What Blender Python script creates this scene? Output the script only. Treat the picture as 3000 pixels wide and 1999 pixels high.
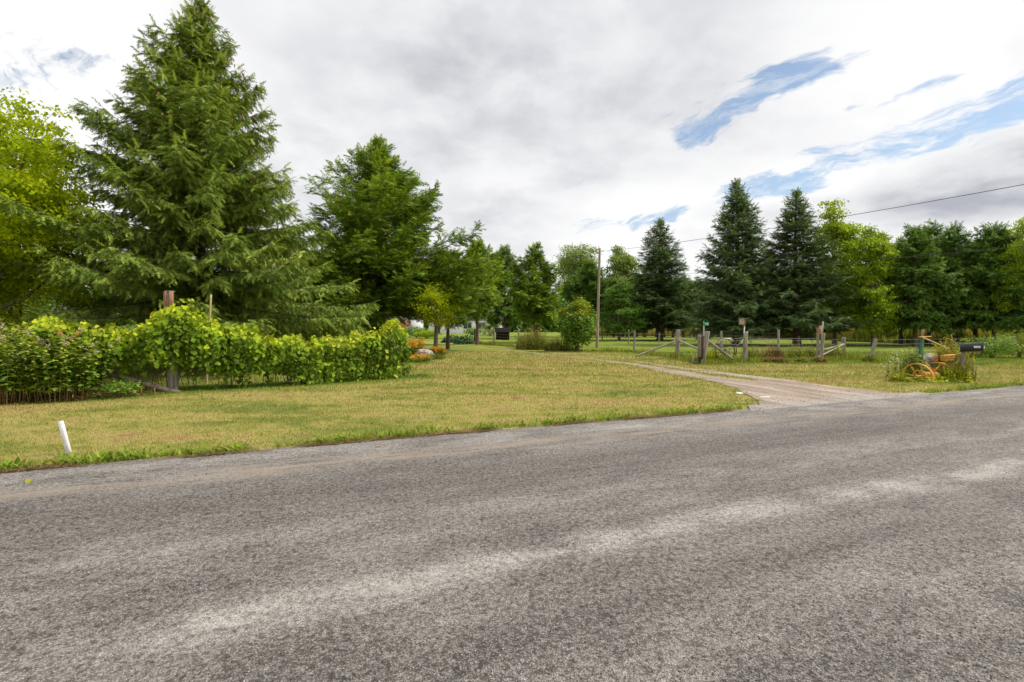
import bpy, bmesh, math, random
import numpy as np
from mathutils import Vector, Matrix

# ------------------------------------------------------------------ scene, camera, light
for o in list(bpy.data.objects): bpy.data.objects.remove(o)
scn = bpy.context.scene
C = scn.collection
R = math.radians
FPX, CX, HY, CH = 1417.0, 1500.0, 957.0, 1.6        # focal length (px of the photograph), centre, horizon, eye height

cam = bpy.data.objects.new('camera', bpy.data.cameras.new('camera'))
C.objects.link(cam); scn.camera = cam
cam.data.sensor_width = 36; cam.data.lens = 36*FPX/3000
cam.location = (0, 0, CH); cam.rotation_euler = (R(90), 0, 0)
cam.data.shift_y = -(999.5-HY)/3000
cam.data.clip_start = .05; cam.data.clip_end = 5000

SUN_TO = Vector((.74, .02, .92)).normalized()
SUN_EL = math.asin(SUN_TO.z); SUN_AZ = math.atan2(SUN_TO.x, SUN_TO.y)
sun = bpy.data.objects.new('sun', bpy.data.lights.new('sun', 'SUN')); C.objects.link(sun)
sun.data.energy = 3.0; sun.data.angle = R(9); sun.data.color = (1, .95, .86)
sun.rotation_euler = SUN_TO.to_track_quat('Z', 'Y').to_euler(); sun.location = (0, 0, 40)

scn.view_settings.view_transform = 'Standard'; scn.view_settings.look = 'None'
scn.view_settings.gamma = 1; scn.view_settings.use_curve_mapping = False
scn.view_settings.exposure = 0.40
scn.render.engine = 'CYCLES'
scn.cycles.max_bounces = 6; scn.cycles.diffuse_bounces = 3; scn.cycles.transmission_bounces = 4
scn.cycles.glossy_bounces = 2; scn.cycles.transparent_max_bounces = 6

class NT:
    """tiny node-tree helper: t('ShaderNodeX', {input: value or socket}, prop=...) -> node"""
    def __init__(s, tree): s.t = tree; tree.nodes.clear()
    def __call__(s, typ, ins=None, **props):
        n = s.t.nodes.new(typ)
        for k, v in props.items(): setattr(n, k, v)
        for k, v in (ins or {}).items():
            i = n.inputs[k]
            if isinstance(v, bpy.types.NodeSocket): s.t.links.new(v, i)
            else: i.default_value = v
        return n
    def m(s, op, a, b=None, c=None, clamp=False):
        ins = {0: a}
        if b is not None: ins[1] = b
        if c is not None: ins[2] = c
        return s('ShaderNodeMath', ins, operation=op, use_clamp=clamp).outputs[0]
    def v(s, op, a, b=None, out=0):
        ins = {0: a}
        if b is not None: ins[1] = b
        return s('ShaderNodeVectorMath', ins, operation=op).outputs[out]
    def mix(s, f, a, b, blend='MIX'):
        n = s.t.nodes.new('ShaderNodeMix'); n.data_type = 'RGBA'; n.blend_type = blend
        for i, v in ((0, f), (6, a), (7, b)):
            if isinstance(v, bpy.types.NodeSocket): s.t.links.new(v, n.inputs[i])
            else: n.inputs[i].default_value = v if i == 0 else (tuple(v)+(1,))[:4]
        return n.outputs[2]
    def smooth(s, x, lo, hi, a=0., b=1.):
        return s('ShaderNodeMapRange', {0: x, 1: lo, 2: hi, 3: a, 4: b}, interpolation_type='SMOOTHSTEP').outputs[0]
    def noise(s, vec, scale, detail=4, rough=.55, dist=0., out=0):
        return s('ShaderNodeTexNoise', {'Vector': vec, 'Scale': scale, 'Detail': detail, 'Roughness': rough, 'Distortion': dist}).outputs[out]
    def ramp(s, f, stops):
        n = s('ShaderNodeValToRGB', {0: f}); e = n.color_ramp.elements
        while len(e) < len(stops): e.new(.5)
        for i, (p, c) in enumerate(stops): e[i].position = p; e[i].color = (tuple(c)+(1,))[:4]
        return n.outputs[0]

# ---- sky: Nishita with a broken cloud deck mapped on a plane overhead
def cl(px, py):
    d = Vector(((px-CX)/FPX, 1, (HY-py)/FPX)).normalized()
    return Vector((d.x/(d.z+.26), d.y/(d.z+.26), 0))
world = bpy.data.worlds.new('World'); scn.world = world; world.use_nodes = True
t = NT(world.node_tree)
sky = t('ShaderNodeTexSky', sky_type='NISHITA', sun_disc=False, sun_elevation=SUN_EL, sun_rotation=SUN_AZ,
        air_density=1.0, dust_density=.6, ozone_density=2.2, altitude=150)
geo = t('ShaderNodeTexCoord').outputs['Generated']
sep = t('ShaderNodeSeparateXYZ', {0: geo})
zz = t.m('ADD', t.m('MAXIMUM', sep.outputs[2], 0.), .26)
P0 = t('ShaderNodeCombineXYZ', {0: t.m('DIVIDE', sep.outputs[0], zz), 1: t.m('DIVIDE', sep.outputs[1], zz), 2: 0.}).outputs[0]
wv = t.v('SUBTRACT', t('ShaderNodeTexNoise', {'Vector': P0, 'Scale': 1.6, 'Detail': 5., 'Roughness': .6}).outputs[1], (.5, .5, .5))
wv2 = t('ShaderNodeVectorMath', {0: wv, 'Scale': .34}, operation='SCALE').outputs[0]
PW = t.v('ADD', P0, wv2)
def seg(vec, A, B, half, soft=1.0):
    a, b = cl(*A), cl(*B); ba = b-a
    mid = ((A[0]+B[0])/2, (A[1]+B[1])/2)
    w = (cl(mid[0], mid[1]-half)-cl(mid[0], mid[1]+half)).length/2
    pa = t.v('SUBTRACT', vec, tuple(a))
    h = t.m('DIVIDE', t.v('DOT_PRODUCT', pa, tuple(ba), out=1), max(ba.length_squared, 1e-6), clamp=True)
    q = t('ShaderNodeVectorMath', {0: tuple(ba), 'Scale': h}, operation='SCALE').outputs[0]
    d = t.v('LENGTH', t.v('SUBTRACT', pa, q), out=1)
    return t.smooth(d, w*(1+soft), w*.15)
gap = None
for A, B, hw, am in (((2040, 390), (2290, 225), 40, 1.), ((2440, 490), (2800, 395), 34, 1.), ((2800, 400), (3060, 270), 32, .95),
                     ((2160, 580), (2330, 545), 24, .9), ((1880, 650), (1965, 640), 18, .8), ((2290, 215), (2600, 110), 16, .6),
                     ((30, 230), (130, 190), 90, .42), ((1720, 655), (1790, 650), 14, .5), ((2480, 330), (2760, 250), 14, .6)):
    g = t.m('MULTIPLY', seg(PW, A, B, hw, 1.7), am)
    gap = g if gap is None else t.m('MAXIMUM', gap, g)
PS = t.v('MULTIPLY', t('ShaderNodeMapping', {0: PW, 'Rotation': (0, 0, R(53))}).outputs[0], (.8, 2.0, 1))
fb = t.noise(PS, 3.6, 9, .62, .35)
fine = t.noise(PS, 9., 8, .68, .5)
dens = t.m('ADD', t.m('ADD', t.m('MULTIPLY', t.m('SUBTRACT', fb, .5), 1.7), t.m('MULTIPLY', t.m('SUBTRACT', fine, .5), 1.5)), .84)
dens = t.m('SUBTRACT', dens, t.m('MULTIPLY', gap, .95))
cover = t.m('MAXIMUM', t.smooth(dens, -.05, .50), t.m('MULTIPLY', t.smooth(fine, .42, .66), .45))
grey = None
for A, B, hw, am in (((1300, 300), (1750, 280), 230, .66), ((2820, 560), (3100, 500), 70, 1.1), ((1150, 620), (1300, 640), 120, .45),
                     ((650, 60), (1000, 150), 120, .28), ((2420, 650), (2700, 640), 40, .45)):
    g = t.m('MULTIPLY', seg(PW, A, B, hw, 1.4), am)
    grey = g if grey is None else t.m('MAXIMUM', grey, g)
lf = t.smooth(t.noise(P0, 1.6, 4, .5, .3), .40, .68)
lf2 = t.smooth(t.noise(P0, 3.3, 7, .56, .12), .28, .72)
gmix = t.m('ADD', t.m('MULTIPLY', grey, t.m('ADD', t.m('MULTIPLY', lf2, .70), .42)), t.m('MULTIPLY', t.m('MULTIPLY', lf, lf2), .24), clamp=True)
BGS = .1
cw = tuple(v/BGS for v in (.79, .79, .79)); cg = tuple(v/BGS for v in (.36, .37, .415))
cloud = t.mix(gmix, cw, cg)
skc = t.mix(1., sky.outputs[0], (1.45, 1.3, 1.12), 'MULTIPLY')
col = t.mix(cover, skc, cloud)
bg = t('ShaderNodeBackground', {0: col, 1: BGS})
wo = t('ShaderNodeOutputWorld'); t.t.links.new(bg.outputs[0], wo.inputs[0])

# ------------------------------------------------------------------ helpers
def G(px, py):
    """photograph pixel -> point on the flat ground"""
    d = CH*FPX/(py-HY)
    return Vector(((px-CX)/FPX*d, d, 0))
def W(px, py, d):
    """photograph pixel at a depth of d metres"""
    return Vector(((px-CX)/FPX*d, d, CH-(py-HY)/FPX*d))
def GX(px, d): return Vector(((px-CX)/FPX*d, d, 0))
def zat(py, d): return CH-(py-HY)/FPX*d

TH = math.atan(.40); RU = Vector((math.cos(TH), math.sin(TH), 0)); RV = Vector((-math.sin(TH), math.cos(TH), 0))
REDGE = 7.06; RNEAR = -1.6
def sst(a, b, x):
    u = np.clip((x-a)/(b-a), 0, 1); return u*u*(3-2*u)
def und(x, y):
    return .018*np.sin(x*.55+1.3)*np.sin(y*.41+.4)+.012*np.sin(x*1.3-y*.9)+.008*np.sin(x*.23+y*1.7+2)
def vcoord(x, y): return -x*math.sin(TH)+y*math.cos(TH)
def hgt(x, y):
    v = vcoord(x, y)
    u = x*math.cos(TH)+y*math.sin(TH)
    mo_ = sst(6.6, 8.0, u)*(1-sst(13.4, 14.8, u))          # no verge where the driveway meets the road
    up = sst(0., 1., (v-REDGE+.05)/(.75+2.2*mo_))+sst(RNEAR+.05, RNEAR-.7, v)
    return np.where(up > 0, up*(.045+und(x, y)), -.07)
def ground(p): return Vector((p[0], p[1], float(max(hgt(np.float64(p[0]), np.float64(p[1])), 0))))

def np_mesh(name, V, F, attrs=None, smooth=False):
    me = bpy.data.meshes.new(name)
    V = np.ascontiguousarray(V, dtype=np.float32); F = np.ascontiguousarray(F, dtype=np.int32)
    nf, k = F.shape
    me.vertices.add(len(V)); me.vertices.foreach_set('co', V.ravel())
    me.loops.add(nf*k); me.loops.foreach_set('vertex_index', F.ravel())
    me.polygons.add(nf); me.polygons.foreach_set('loop_start', np.arange(0, nf*k, k, dtype=np.int32))
    if smooth: me.polygons.foreach_set('use_smooth', np.ones(nf, dtype=bool))
    for n, a in (attrs or {}).items():
        at = me.attributes.new(n, 'FLOAT', 'POINT'); at.data.foreach_set('value', np.ascontiguousarray(a, dtype=np.float32))
    me.update(calc_edges=True)
    return me

class MB:
    """collects triangles (world coordinates) with a random value per vertex"""
    def __init__(s): s.V = []; s.F = []; s.A = []; s.n = 0
    def add(s, V, F, a=0.5):
        V = np.asarray(V, float).reshape(-1, 3); F = np.asarray(F, int)
        if F.ndim == 2 and F.shape[1] == 4: F = np.concatenate([F[:, [0, 1, 2]], F[:, [0, 2, 3]]])
        s.V.append(V); s.F.append(F+s.n); s.n += len(V)
        s.A.append(np.broadcast_to(np.asarray(a, float), (len(V),)))
        return s
    def mesh(s, name, smooth=False, off=None):
        V = np.concatenate(s.V)
        if off is not None: V = V-np.asarray(off)
        return np_mesh(name, V, np.concatenate(s.F), {'rnd': np.concatenate(s.A)}, smooth)
    def tube(s, pts, rad, n=6, jit=0., rng=None, cap=True, a=.5):
        V, F = tube(pts, rad, n, jit, rng, cap); return s.add(V, F, a)
    def box(s, c, sz, M=None, a=.5):
        c = Vector(c); h = Vector(sz)/2; M = M or Matrix.Identity(3)
        V = [c+M@Vector((x*h.x, y*h.y, z*h.z)) for x in (-1, 1) for y in (-1, 1) for z in (-1, 1)]
        return s.add([tuple(v) for v in V], [(0, 1, 3, 2), (4, 6, 7, 5), (0, 4, 5, 1), (2, 3, 7, 6), (0, 2, 6, 4), (1, 5, 7, 3)], a)

def tube(pts, rad, n=6, jit=0., rng=None, cap=True):
    pts = np.asarray([tuple(p) for p in pts], float); k = len(pts)
    rad = np.broadcast_to(np.asarray(rad, float), (k,))
    tg = np.gradient(pts, axis=0); tg /= np.linalg.norm(tg, axis=1)[:, None]+1e-9
    ref = np.array([0, 0, 1.]) if abs(tg[:, 2]).mean() < .8 else np.array([1., 0, 0])
    x = np.cross(tg, ref); x /= np.linalg.norm(x, axis=1)[:, None]+1e-9
    y = np.cross(tg, x)
    a = np.linspace(0, 2*np.pi, n, endpoint=False)
    rr = rad[:, None]*np.ones(n)
    if jit: rr = rr*(1+jit*((rng or np.random.default_rng(1)).random((k, n))-.5)*2)
    V = pts[:, None]+rr[..., None]*(np.cos(a)[None, :, None]*x[:, None]+np.sin(a)[None, :, None]*y[:, None])
    V = V.reshape(-1, 3); F = []
    for i in range(k-1):
        for j in range(n):
            F.append((i*n+j, i*n+(j+1) % n, (i+1)*n+(j+1) % n, (i+1)*n+j))
    T = [(f[0], f[1], f[2]) for f in F]+[(f[0], f[2], f[3]) for f in F]
    if cap:
        V = np.concatenate([V, pts[[0, -1]]])
        for j in range(n):
            T.append((k*n, (j+1) % n, j)); T.append((k*n+1, (k-1)*n+j, (k-1)*n+(j+1) % n))
    return V, np.array(T)

ROOT = {}
def tag(o, label=None, cat=None, group=None, kind=None):
    if label: o['label'] = label
    if cat: o['category'] = cat
    if group: o['group'] = group
    if kind: o['kind'] = kind
    return o
def thing(name, label, cat, loc, group=None, rz=0., sc=1.):
    o = bpy.data.objects.new(name, None); C.objects.link(o); o.empty_display_size = .2
    o.location = loc; o.rotation_euler = (0, 0, rz)
    o.scale = (sc, sc, sc) if not isinstance(sc, tuple) else sc
    ROOT[o.name] = Vector(loc)
    return tag(o, label, cat, group)
def obj(name, me, mat=None, parent=None):
    o = bpy.data.objects.new(name, me); C.objects.link(o)
    if mat is not None and len(me.materials) == 0: me.materials.append(mat)
    if parent is not None:
        o.parent = parent; ROOT[o.name] = ROOT.get(parent.name, Vector())
    else: ROOT[o.name] = Vector()
    return o
def part(name, mb, mat, parent, smooth=False):
    """mesh builder in world coordinates -> part of a thing whose empty is unrotated"""
    return obj(name, mb.mesh(name, smooth, ROOT[parent.name]), mat, parent)
def solo(name, mb, mat, label, cat, group=None, kind=None, smooth=False, origin=None):
    off = Vector(origin) if origin is not None else None
    o = obj(name, mb.mesh(name, smooth, off), mat)
    if off is not None: o.location = off
    return tag(o, label, cat, group, kind)
def bevel_box(c, sz, M=None, bev=.006, a=.5):
    """a bevelled box as a builder"""
    bm = bmesh.new(); bmesh.ops.create_cube(bm, size=1)
    for v in bm.verts: v.co = Vector((v.co.x*sz[0], v.co.y*sz[1], v.co.z*sz[2]))
    bmesh.ops.bevel(bm, geom=bm.edges[:], offset=bev, segments=1, affect='EDGES')
    M = M or Matrix.Identity(3)
    for v in bm.verts: v.co = M@v.co+Vector(c)
    bmesh.ops.triangulate(bm, faces=bm.faces[:]); bm.verts.ensure_lookup_table()
    V = [tuple(v.co) for v in bm.verts]; F = [[v.index for v in f.verts] for f in bm.faces]; bm.free()
    return MB().add(V, F, a)
def aim(d, up=(0, 0, 1)):
    """matrix whose Y axis is d"""
    y = Vector(d).normalized(); x = y.cross(Vector(up))
    if x.length < 1e-4: x = Vector((1, 0, 0))
    x.normalize(); z = x.cross(y)
    return Matrix((x, y, z)).transposed()
def norm(a): return a/(np.linalg.norm(a, axis=-1, keepdims=True)+1e-9)
def scatter(tv, tf, pos, yd, zd, sc, rnd):
    pos = np.asarray(pos, float); y = norm(np.asarray(yd, float)); x = norm(np.cross(y, zd)); z = np.cross(x, y)
    sc = np.asarray(sc, float)
    if sc.ndim == 1: sc = np.repeat(sc[:, None], 3, 1)
    V = pos[:, None]+sc[:, None, 0:1]*tv[None, :, 0:1]*x[:, None]+sc[:, None, 1:2]*tv[None, :, 1:2]*y[:, None]+sc[:, None, 2:3]*tv[None, :, 2:3]*z[:, None]
    K, n = len(pos), len(tv)
    F = (tf[None]+np.arange(K)[:, None, None]*n).reshape(-1, 3)
    return V.reshape(-1, 3), F, np.repeat(rnd, n)

# leaf templates (y along the leaf, z its upper side)
def T(v, f): return np.array(v, float), np.array(f, int)
LEAF2 = T([(0, 0, 0), (-.30, .45, .07), (0, 1, -.04), (.30, .45, .07)], [(0, 2, 1), (0, 3, 2)])
LEAF4 = T([(0, 0, 0), (-.27, .30, .06), (-.20, .70, .03), (0, 1, -.10), (.20, .70, .03), (.27, .30, .06)], [(0, 3, 2), (0, 2, 1), (0, 4, 3), (0, 5, 4)])
GRAPE = T([(0, .32, -.05), (0, 0, 0), (-.36, -.12, .02), (-.56, .22, .05), (-.36, .44, .02), (-.42, .76, -.03), (0, 1.06, -.16),
           (.42, .76, -.03), (.36, .44, .02), (.56, .22, .05), (.36, -.12, .02)],
          [(0, 2, 1), (0, 3, 2), (0, 4, 3), (0, 5, 4), (0, 6, 5), (0, 7, 6), (0, 8, 7), (0, 9, 8), (0, 10, 9), (0, 1, 10)])
def _twig():
    v, f = [], []
    for i in range(5):
        y = i*.19
        for s in (-1, 1):
            z = (.07 if (i % 2) else -.04)
            b = len(v); v += [(0, y-.06, 0), (0, y+.13, .01), (s*(.25-.022*i), y+.26, z)]; f.append((b, b+1, b+2) if s > 0 else (b, b+2, b+1))
    b = len(v); v += [(-.05, .8, 0), (.05, .8, 0), (0, 1.08, .03)]; f.append((b, b+1, b+2))
    return T(v, f)
TWIG = _twig()
def _spray():
    v, f = [], []
    for i in range(5):
        y = .05+i*.17
        for sd in (-1, 1):
            b = len(v); l = .40-.045*i
            v += [(0, y-.07, 0), (0, y+.05, 0), (sd*l*.80, y+l*.85, -.10*l), (sd*l*.52, y+l*.22, .02)]
            f += [(b, b+3, b+2), (b+1, b+2, b+3)] if sd > 0 else [(b, b+2, b+3), (b+1, b+3, b+2)]
    b = len(v); v += [(-.09, .68, 0), (.09, .68, 0), (0, 1.12, -.06)]; f.append((b, b+1, b+2))
    return T(v, f)
SPRAY = _spray()
BLADE = T([(-.5, 0, 0), (.5, 0, 0), (0, 1, .12)], [(0, 1, 2)])
STRAP = T([(-.5, 0, 0), (.5, 0, 0), (-.45, .5, .05), (.45, .5, .05), (0, 1, -.18)], [(0, 1, 3), (0, 3, 2), (2, 3, 4)])

# ------------------------------------------------------------------ materials
MATS = {}
def newmat(name):
    m = bpy.data.materials.new(name); m.use_nodes = True; MATS[name] = m
    return m, NT(m.node_tree)
def finish(t, shader, disp=None):
    o = t('ShaderNodeOutputMaterial'); t.t.links.new(shader, o.inputs[0])
def leafmat(name, stops, trans=.3, rough=.6, spec=.1, var=.25):
    spec = min(spec, .16); rough = max(rough, .5)
    m, t = newmat(name)
    a = t('ShaderNodeAttribute', attribute_name='rnd').outputs['Fac']
    col = t.ramp(a, stops)
    pos = t('ShaderNodeNewGeometry').outputs['Position']
    n = t.noise(pos, 1.7, 3, .6)
    k = t.smooth(n, .3, .7, 1-var, 1+var)
    hsv = t('ShaderNodeHueSaturation', {'Value': k, 'Color': col}).outputs[0]
    p = t('ShaderNodeBsdfPrincipled', {'Base Color': hsv, 'Roughness': rough, 'Specular IOR Level': spec})
    tc = t.mix(1., hsv, (1.25, 1.2, .55), 'MULTIPLY')
    tr = t('ShaderNodeBsdfTranslucent', {'Color': tc})
    mx = t('ShaderNodeMixShader', {0: trans, 1: p.outputs[0], 2: tr.outputs[0]})
    finish(t, mx.outputs[0]); return m
def barkmat(name, c1, c2, scale=9., stretch=.18, bump=.6):
    m, t = newmat(name)
    pos = t('ShaderNodeTexCoord').outputs['Object']
    mp = t('ShaderNodeMapping', {0: pos, 'Scale': (1, 1, stretch)}).outputs[0]
    n = t.noise(mp, scale, 7, .65, .3); n2 = t.noise(pos, 2.2, 3, .6)
    n3 = t.noise(mp, scale*4, 4, .6)
    f = t.m('ADD', t.m('MULTIPLY', n, .75), t.m('MULTIPLY', n2, .35))
    f = t.m('ADD', f, t.m('MULTIPLY', t.m('SUBTRACT', n3, .5), .5))
    col = t.ramp(f, [(.32, c1), (.72, c2)])
    b = t('ShaderNodeBump', {'Strength': bump, 'Distance': .02, 'Height': f}).outputs[0]
    p = t('ShaderNodeBsdfPrincipled', {'Base Color': col, 'Roughness': .88, 'Specular IOR Level': .15, 'Normal': b})
    finish(t, p.outputs[0]); return m
def plainmat(name, c1, c2=None, rough=.6, metal=0., scale=12., bump=.15, spec=.4):
    m, t = newmat(name)
    pos = t('ShaderNodeTexCoord').outputs['Object']
    n = t.noise(pos, scale, 6, .62)
    c2 = c2 or tuple(v*.7 for v in c1)
    col = t.ramp(n, [(.34, c2), (.62, c1)])
    b = t('ShaderNodeBump', {'Strength': bump, 'Distance': .01, 'Height': n}).outputs[0]
    p = t('ShaderNodeBsdfPrincipled', {'Base Color': col, 'Roughness': rough, 'Metallic': metal, 'Specular IOR Level': spec, 'Normal': b})
    finish(t, p.outputs[0]); return m

M_SPRUCE = leafmat('spruce_needles', [(0, (0.099, 0.155, 0.029)), (.5, (0.195, 0.276, 0.044)), (.85, (0.335, 0.415, 0.078)), (1, (0.534, 0.526, 0.143))], .22, .5)
M_BLUE = leafmat('blue_spruce_needles', [(0, (0.062, 0.108, 0.043)), (.5, (0.119, 0.182, 0.070)), (.9, (0.216, 0.289, 0.117)), (1, (0.338, 0.362, 0.134))], .15, .55)
M_CEDAR = leafmat('cedar_sprays', [(0, (0.109, 0.180, 0.019)), (.5, (0.202, 0.325, 0.033)), (.85, (0.369, 0.476, 0.049)), (1, (0.616, 0.626, 0.098))], .28, .5)
M_CEDARY = leafmat('yellow_cedar_sprays', [(0, (0.104, 0.169, 0.018)), (.5, (0.208, 0.312, 0.031)), (1, (0.364, 0.442, 0.065))], .3, .5)
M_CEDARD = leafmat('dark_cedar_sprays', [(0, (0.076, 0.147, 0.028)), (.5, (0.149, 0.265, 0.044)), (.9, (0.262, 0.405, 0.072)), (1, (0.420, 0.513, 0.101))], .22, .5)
M_LIME = leafmat('lime_leaves', [(0, (0.190, 0.276, 0.010)), (.5, (0.380, 0.481, 0.015)), (.9, (0.634, 0.640, 0.020)), (1, (0.800, 0.669, 0.040))], .55, .45)
M_MAPLE = leafmat('light_green_leaves', [(0, (0.143, 0.224, 0.016)), (.5, (0.286, 0.404, 0.025)), (1, (0.540, 0.614, 0.057))], .5, .45)
M_PALE = leafmat('pale_leaves', [(0, (0.127, 0.197, 0.048)), (.6, (0.253, 0.333, 0.085)), (1, (0.430, 0.480, 0.157))], .4, .45)
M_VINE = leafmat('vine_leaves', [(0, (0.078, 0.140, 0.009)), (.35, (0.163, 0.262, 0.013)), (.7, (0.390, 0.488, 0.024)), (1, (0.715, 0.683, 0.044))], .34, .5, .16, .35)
M_PHLOX = leafmat('phlox_leaves', [(0, (0.085, 0.150, 0.019)), (.5, (0.170, 0.285, 0.031)), (1, (0.442, 0.510, 0.072))], .32, .5, .16, .3)
M_BUSH = leafmat('bush_leaves', [(0, (0.073, 0.146, 0.023)), (.5, (0.158, 0.293, 0.036)), (1, (0.341, 0.450, 0.066))], .3, .4, .4)
M_BUSHY = leafmat('yellow_bush_leaves', [(0, (0.187, 0.220, 0.020)), (.6, (0.357, 0.380, 0.030)), (1, (0.527, 0.460, 0.050))], .4)
M_GREY = leafmat('grey_green_leaves', [(0, (.10, .14, .07)), (.6, (.19, .24, .12)), (1, (.30, .34, .20))], .3)
M_HOSTA = leafmat('hosta_leaves', [(0, (0.022, 0.068, 0.027)), (.6, (0.053, 0.128, 0.042)), (1, (0.105, 0.210, 0.075))], .2, .35, .5)
M_WEED = leafmat('weed_leaves', [(0, (0.099, 0.154, 0.020)), (.5, (0.198, 0.264, 0.033)), (.8, (0.352, 0.352, 0.066)), (1, (0.506, 0.396, 0.143))], .35)
M_DRY = leafmat('dry_stalks', [(0, (.12, .075, .03)), (.5, (.24, .16, .06)), (1, (.42, .30, .12))], .2)
M_MEADOW = leafmat('meadow_grass', [(0, (0.183, 0.185, 0.039)), (.5, (0.369, 0.315, 0.077)), (1, (0.552, 0.408, 0.154))], .35)
M_PINK = leafmat('pink_petals', [(0, (.55, .25, .45)), (.7, (.75, .48, .66)), (1, (.8, .10, .25))], .3)
M_ORANGE = leafmat('orange_petals', [(0, (.75, .30, .02)), (1, (.85, .42, .03))], .3)
M_RED = leafmat('red_petals', [(0, (.75, .03, .02)), (1, (.85, .06, .03))], .3)
M_WHITEF = leafmat('white_petals', [(0, (0.488, 0.515, 0.413)), (1, (0.600, 0.624, 0.540))], .3)
M_YELLOWF = leafmat('goldenrod_plumes', [(0, (.35, .33, .03)), (1, (.62, .48, .03))], .3)
M_DARKWOOD = leafmat('distant_foliage', [(0, (0.049, 0.104, 0.023)), (.6, (0.112, 0.208, 0.038)), (1, (0.224, 0.333, 0.067))], .2)

M_BARK = barkmat('spruce_bark', (.030, .020, .014), (.12, .085, .06))
M_BARKC = barkmat('cedar_bark', (.05, .033, .022), (.19, .13, .09), 12)
M_BARKL = barkmat('grey_bark', (.07, .055, .042), (.25, .20, .15))
M_POST = barkmat('weathered_wood', (.10, .085, .068), (.38, .33, .28), 16, .08)
M_POSTP = barkmat('pale_wood', (.16, .135, .10), (.50, .44, .34), 16, .08)
M_POSTD = barkmat('dark_wood', (.028, .022, .017), (.10, .08, .06), 16, .08)
M_HUT = barkmat('tarred_wood', (.006, .005, .005), (.022, .018, .016), 16, .08)
M_POLE = barkmat('pole_wood', (.13, .10, .075), (.42, .33, .25), 14, .05)
M_REDWOOD = barkmat('faded_red_wood', (.16, .07, .045), (.40, .22, .14), 14, .1)
M_STICK = barkmat('yellow_stick', (.32, .24, .10), (.62, .50, .24), 14, .1)
M_WHITE = plainmat('white_paint', (.80, .79, .78), (.62, .60, .58), .6, 0, 18)
M_SIDING = plainmat('white_siding', (.78, .79, .82), (.60, .62, .66), .6, 0, 3)
M_ROOF = plainmat('grey_shingles', (.20, .19, .17), (.09, .09, .08), .85, 0, 6)
M_GLASS = plainmat('window_glass', (.05, .06, .07), (.03, .035, .04), .08, 0, 2, 0., .6)
M_YELLOW = plainmat('yellow_paint', (.62, .34, .04), (.40, .18, .03), .55, 0, 14, .3)
M_GREENP = plainmat('green_paint', (.045, .15, .085), (.02, .07, .04), .6, 0, 20, .3)
M_BLACK = plainmat('black_mailbox_paint', (.022, .021, .030), (.014, .013, .018), .38, 0, 6, .02, .5)
M_SIGN = plainmat('sign_green', (.005, .24, .13), (.005, .20, .105), .45, 0, 5, .02)
M_LETTER = plainmat('sign_white', (.85, .86, .84), (.78, .78, .76), .5, 0, 5, 0)
M_STEEL = plainmat('galvanised_steel', (.55, .56, .57), (.38, .38, .38), .45, .6, 20, .1)
M_WIRE = plainmat('fence_wire', (.30, .28, .26), (.16, .14, .12), .5, .5, 30, .1)
M_CABLE = plainmat('black_cable', (.05, .05, .052), (.035, .035, .036), .6, 0, 5, 0)
M_RUST = plainmat('rusty_iron', (.12, .07, .045), (.045, .028, .02), .8, .2, 25, .4)
M_REDP = plainmat('red_pump_paint', (.55, .07, .045), (.32, .04, .03), .5)
M_ROCK = plainmat('grey_rock', (.34, .33, .31), (.12, .115, .11), .9, 0, 7, .9)
M_ROCKP = plainmat('pinkish_rock', (.46, .40, .36), (.22, .19, .17), .9, 0, 9, .8)
M_PALEROCK = plainmat('white_stone', (.72, .70, .68), (.5, .48, .45), .8, 0, 12, .5)
M_STEMD = barkmat('brown_stems', (.05, .032, .02), (.16, .10, .06))

def grass_nodes(t, green):
    """colour of the dry mown lawn at a point; 'green' socket 0..1 makes it lusher"""
    pos = t('ShaderNodeNewGeometry').outputs['Position']
    p2 = t.v('MULTIPLY', pos, (1, 1, 0))
    along = t('ShaderNodeMapping', {0: p2, 'Rotation': (0, 0, -TH), 'Scale': (.5, 1.5, 1)}).outputs[0]
    a = t.noise(along, .55, 6, .62, .4)
    b = t.noise(p2, 2.3, 5, .6, .2)
    c = t.noise(p2, 26., 4, .7)
    c2 = t.noise(p2, 75., 3, .7)
    f = t.m('ADD', t.m('MULTIPLY', a, .62), t.m('MULTIPLY', b, .38))
    f = t.m('ADD', t.m('MULTIPLY', t.m('SUBTRACT', f, .5), 1.95), .5)
    dry = t.ramp(f, [(.28, (0.179, 0.213, 0.043)), (.42, (0.272, 0.267, 0.062)), (.52, (0.349, 0.315, 0.084)), (.62, (0.398, 0.325, 0.115)), (.74, (.365, .235, .10))])
    lush = t.ramp(f, [(.32, (.085, .15, .016)), (.5, (.155, .225, .022)), (.68, (.26, .28, .04))])
    col = t.mix(green, dry, lush)
    bare = t.smooth(t.noise(along, 1.25, 6, .65, .5), .585, .68)
    col = t.mix(t.m('MULTIPLY', bare, .42), col, (.29, .225, .14))
    k = t.m('ADD', .42, t.m('ADD', t.m('MULTIPLY', c, .75), t.m('MULTIPLY', c2, .45)))
    return t('ShaderNodeHueSaturation', {'Value': k, 'Color': col}).outputs[0], c, c2
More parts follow.
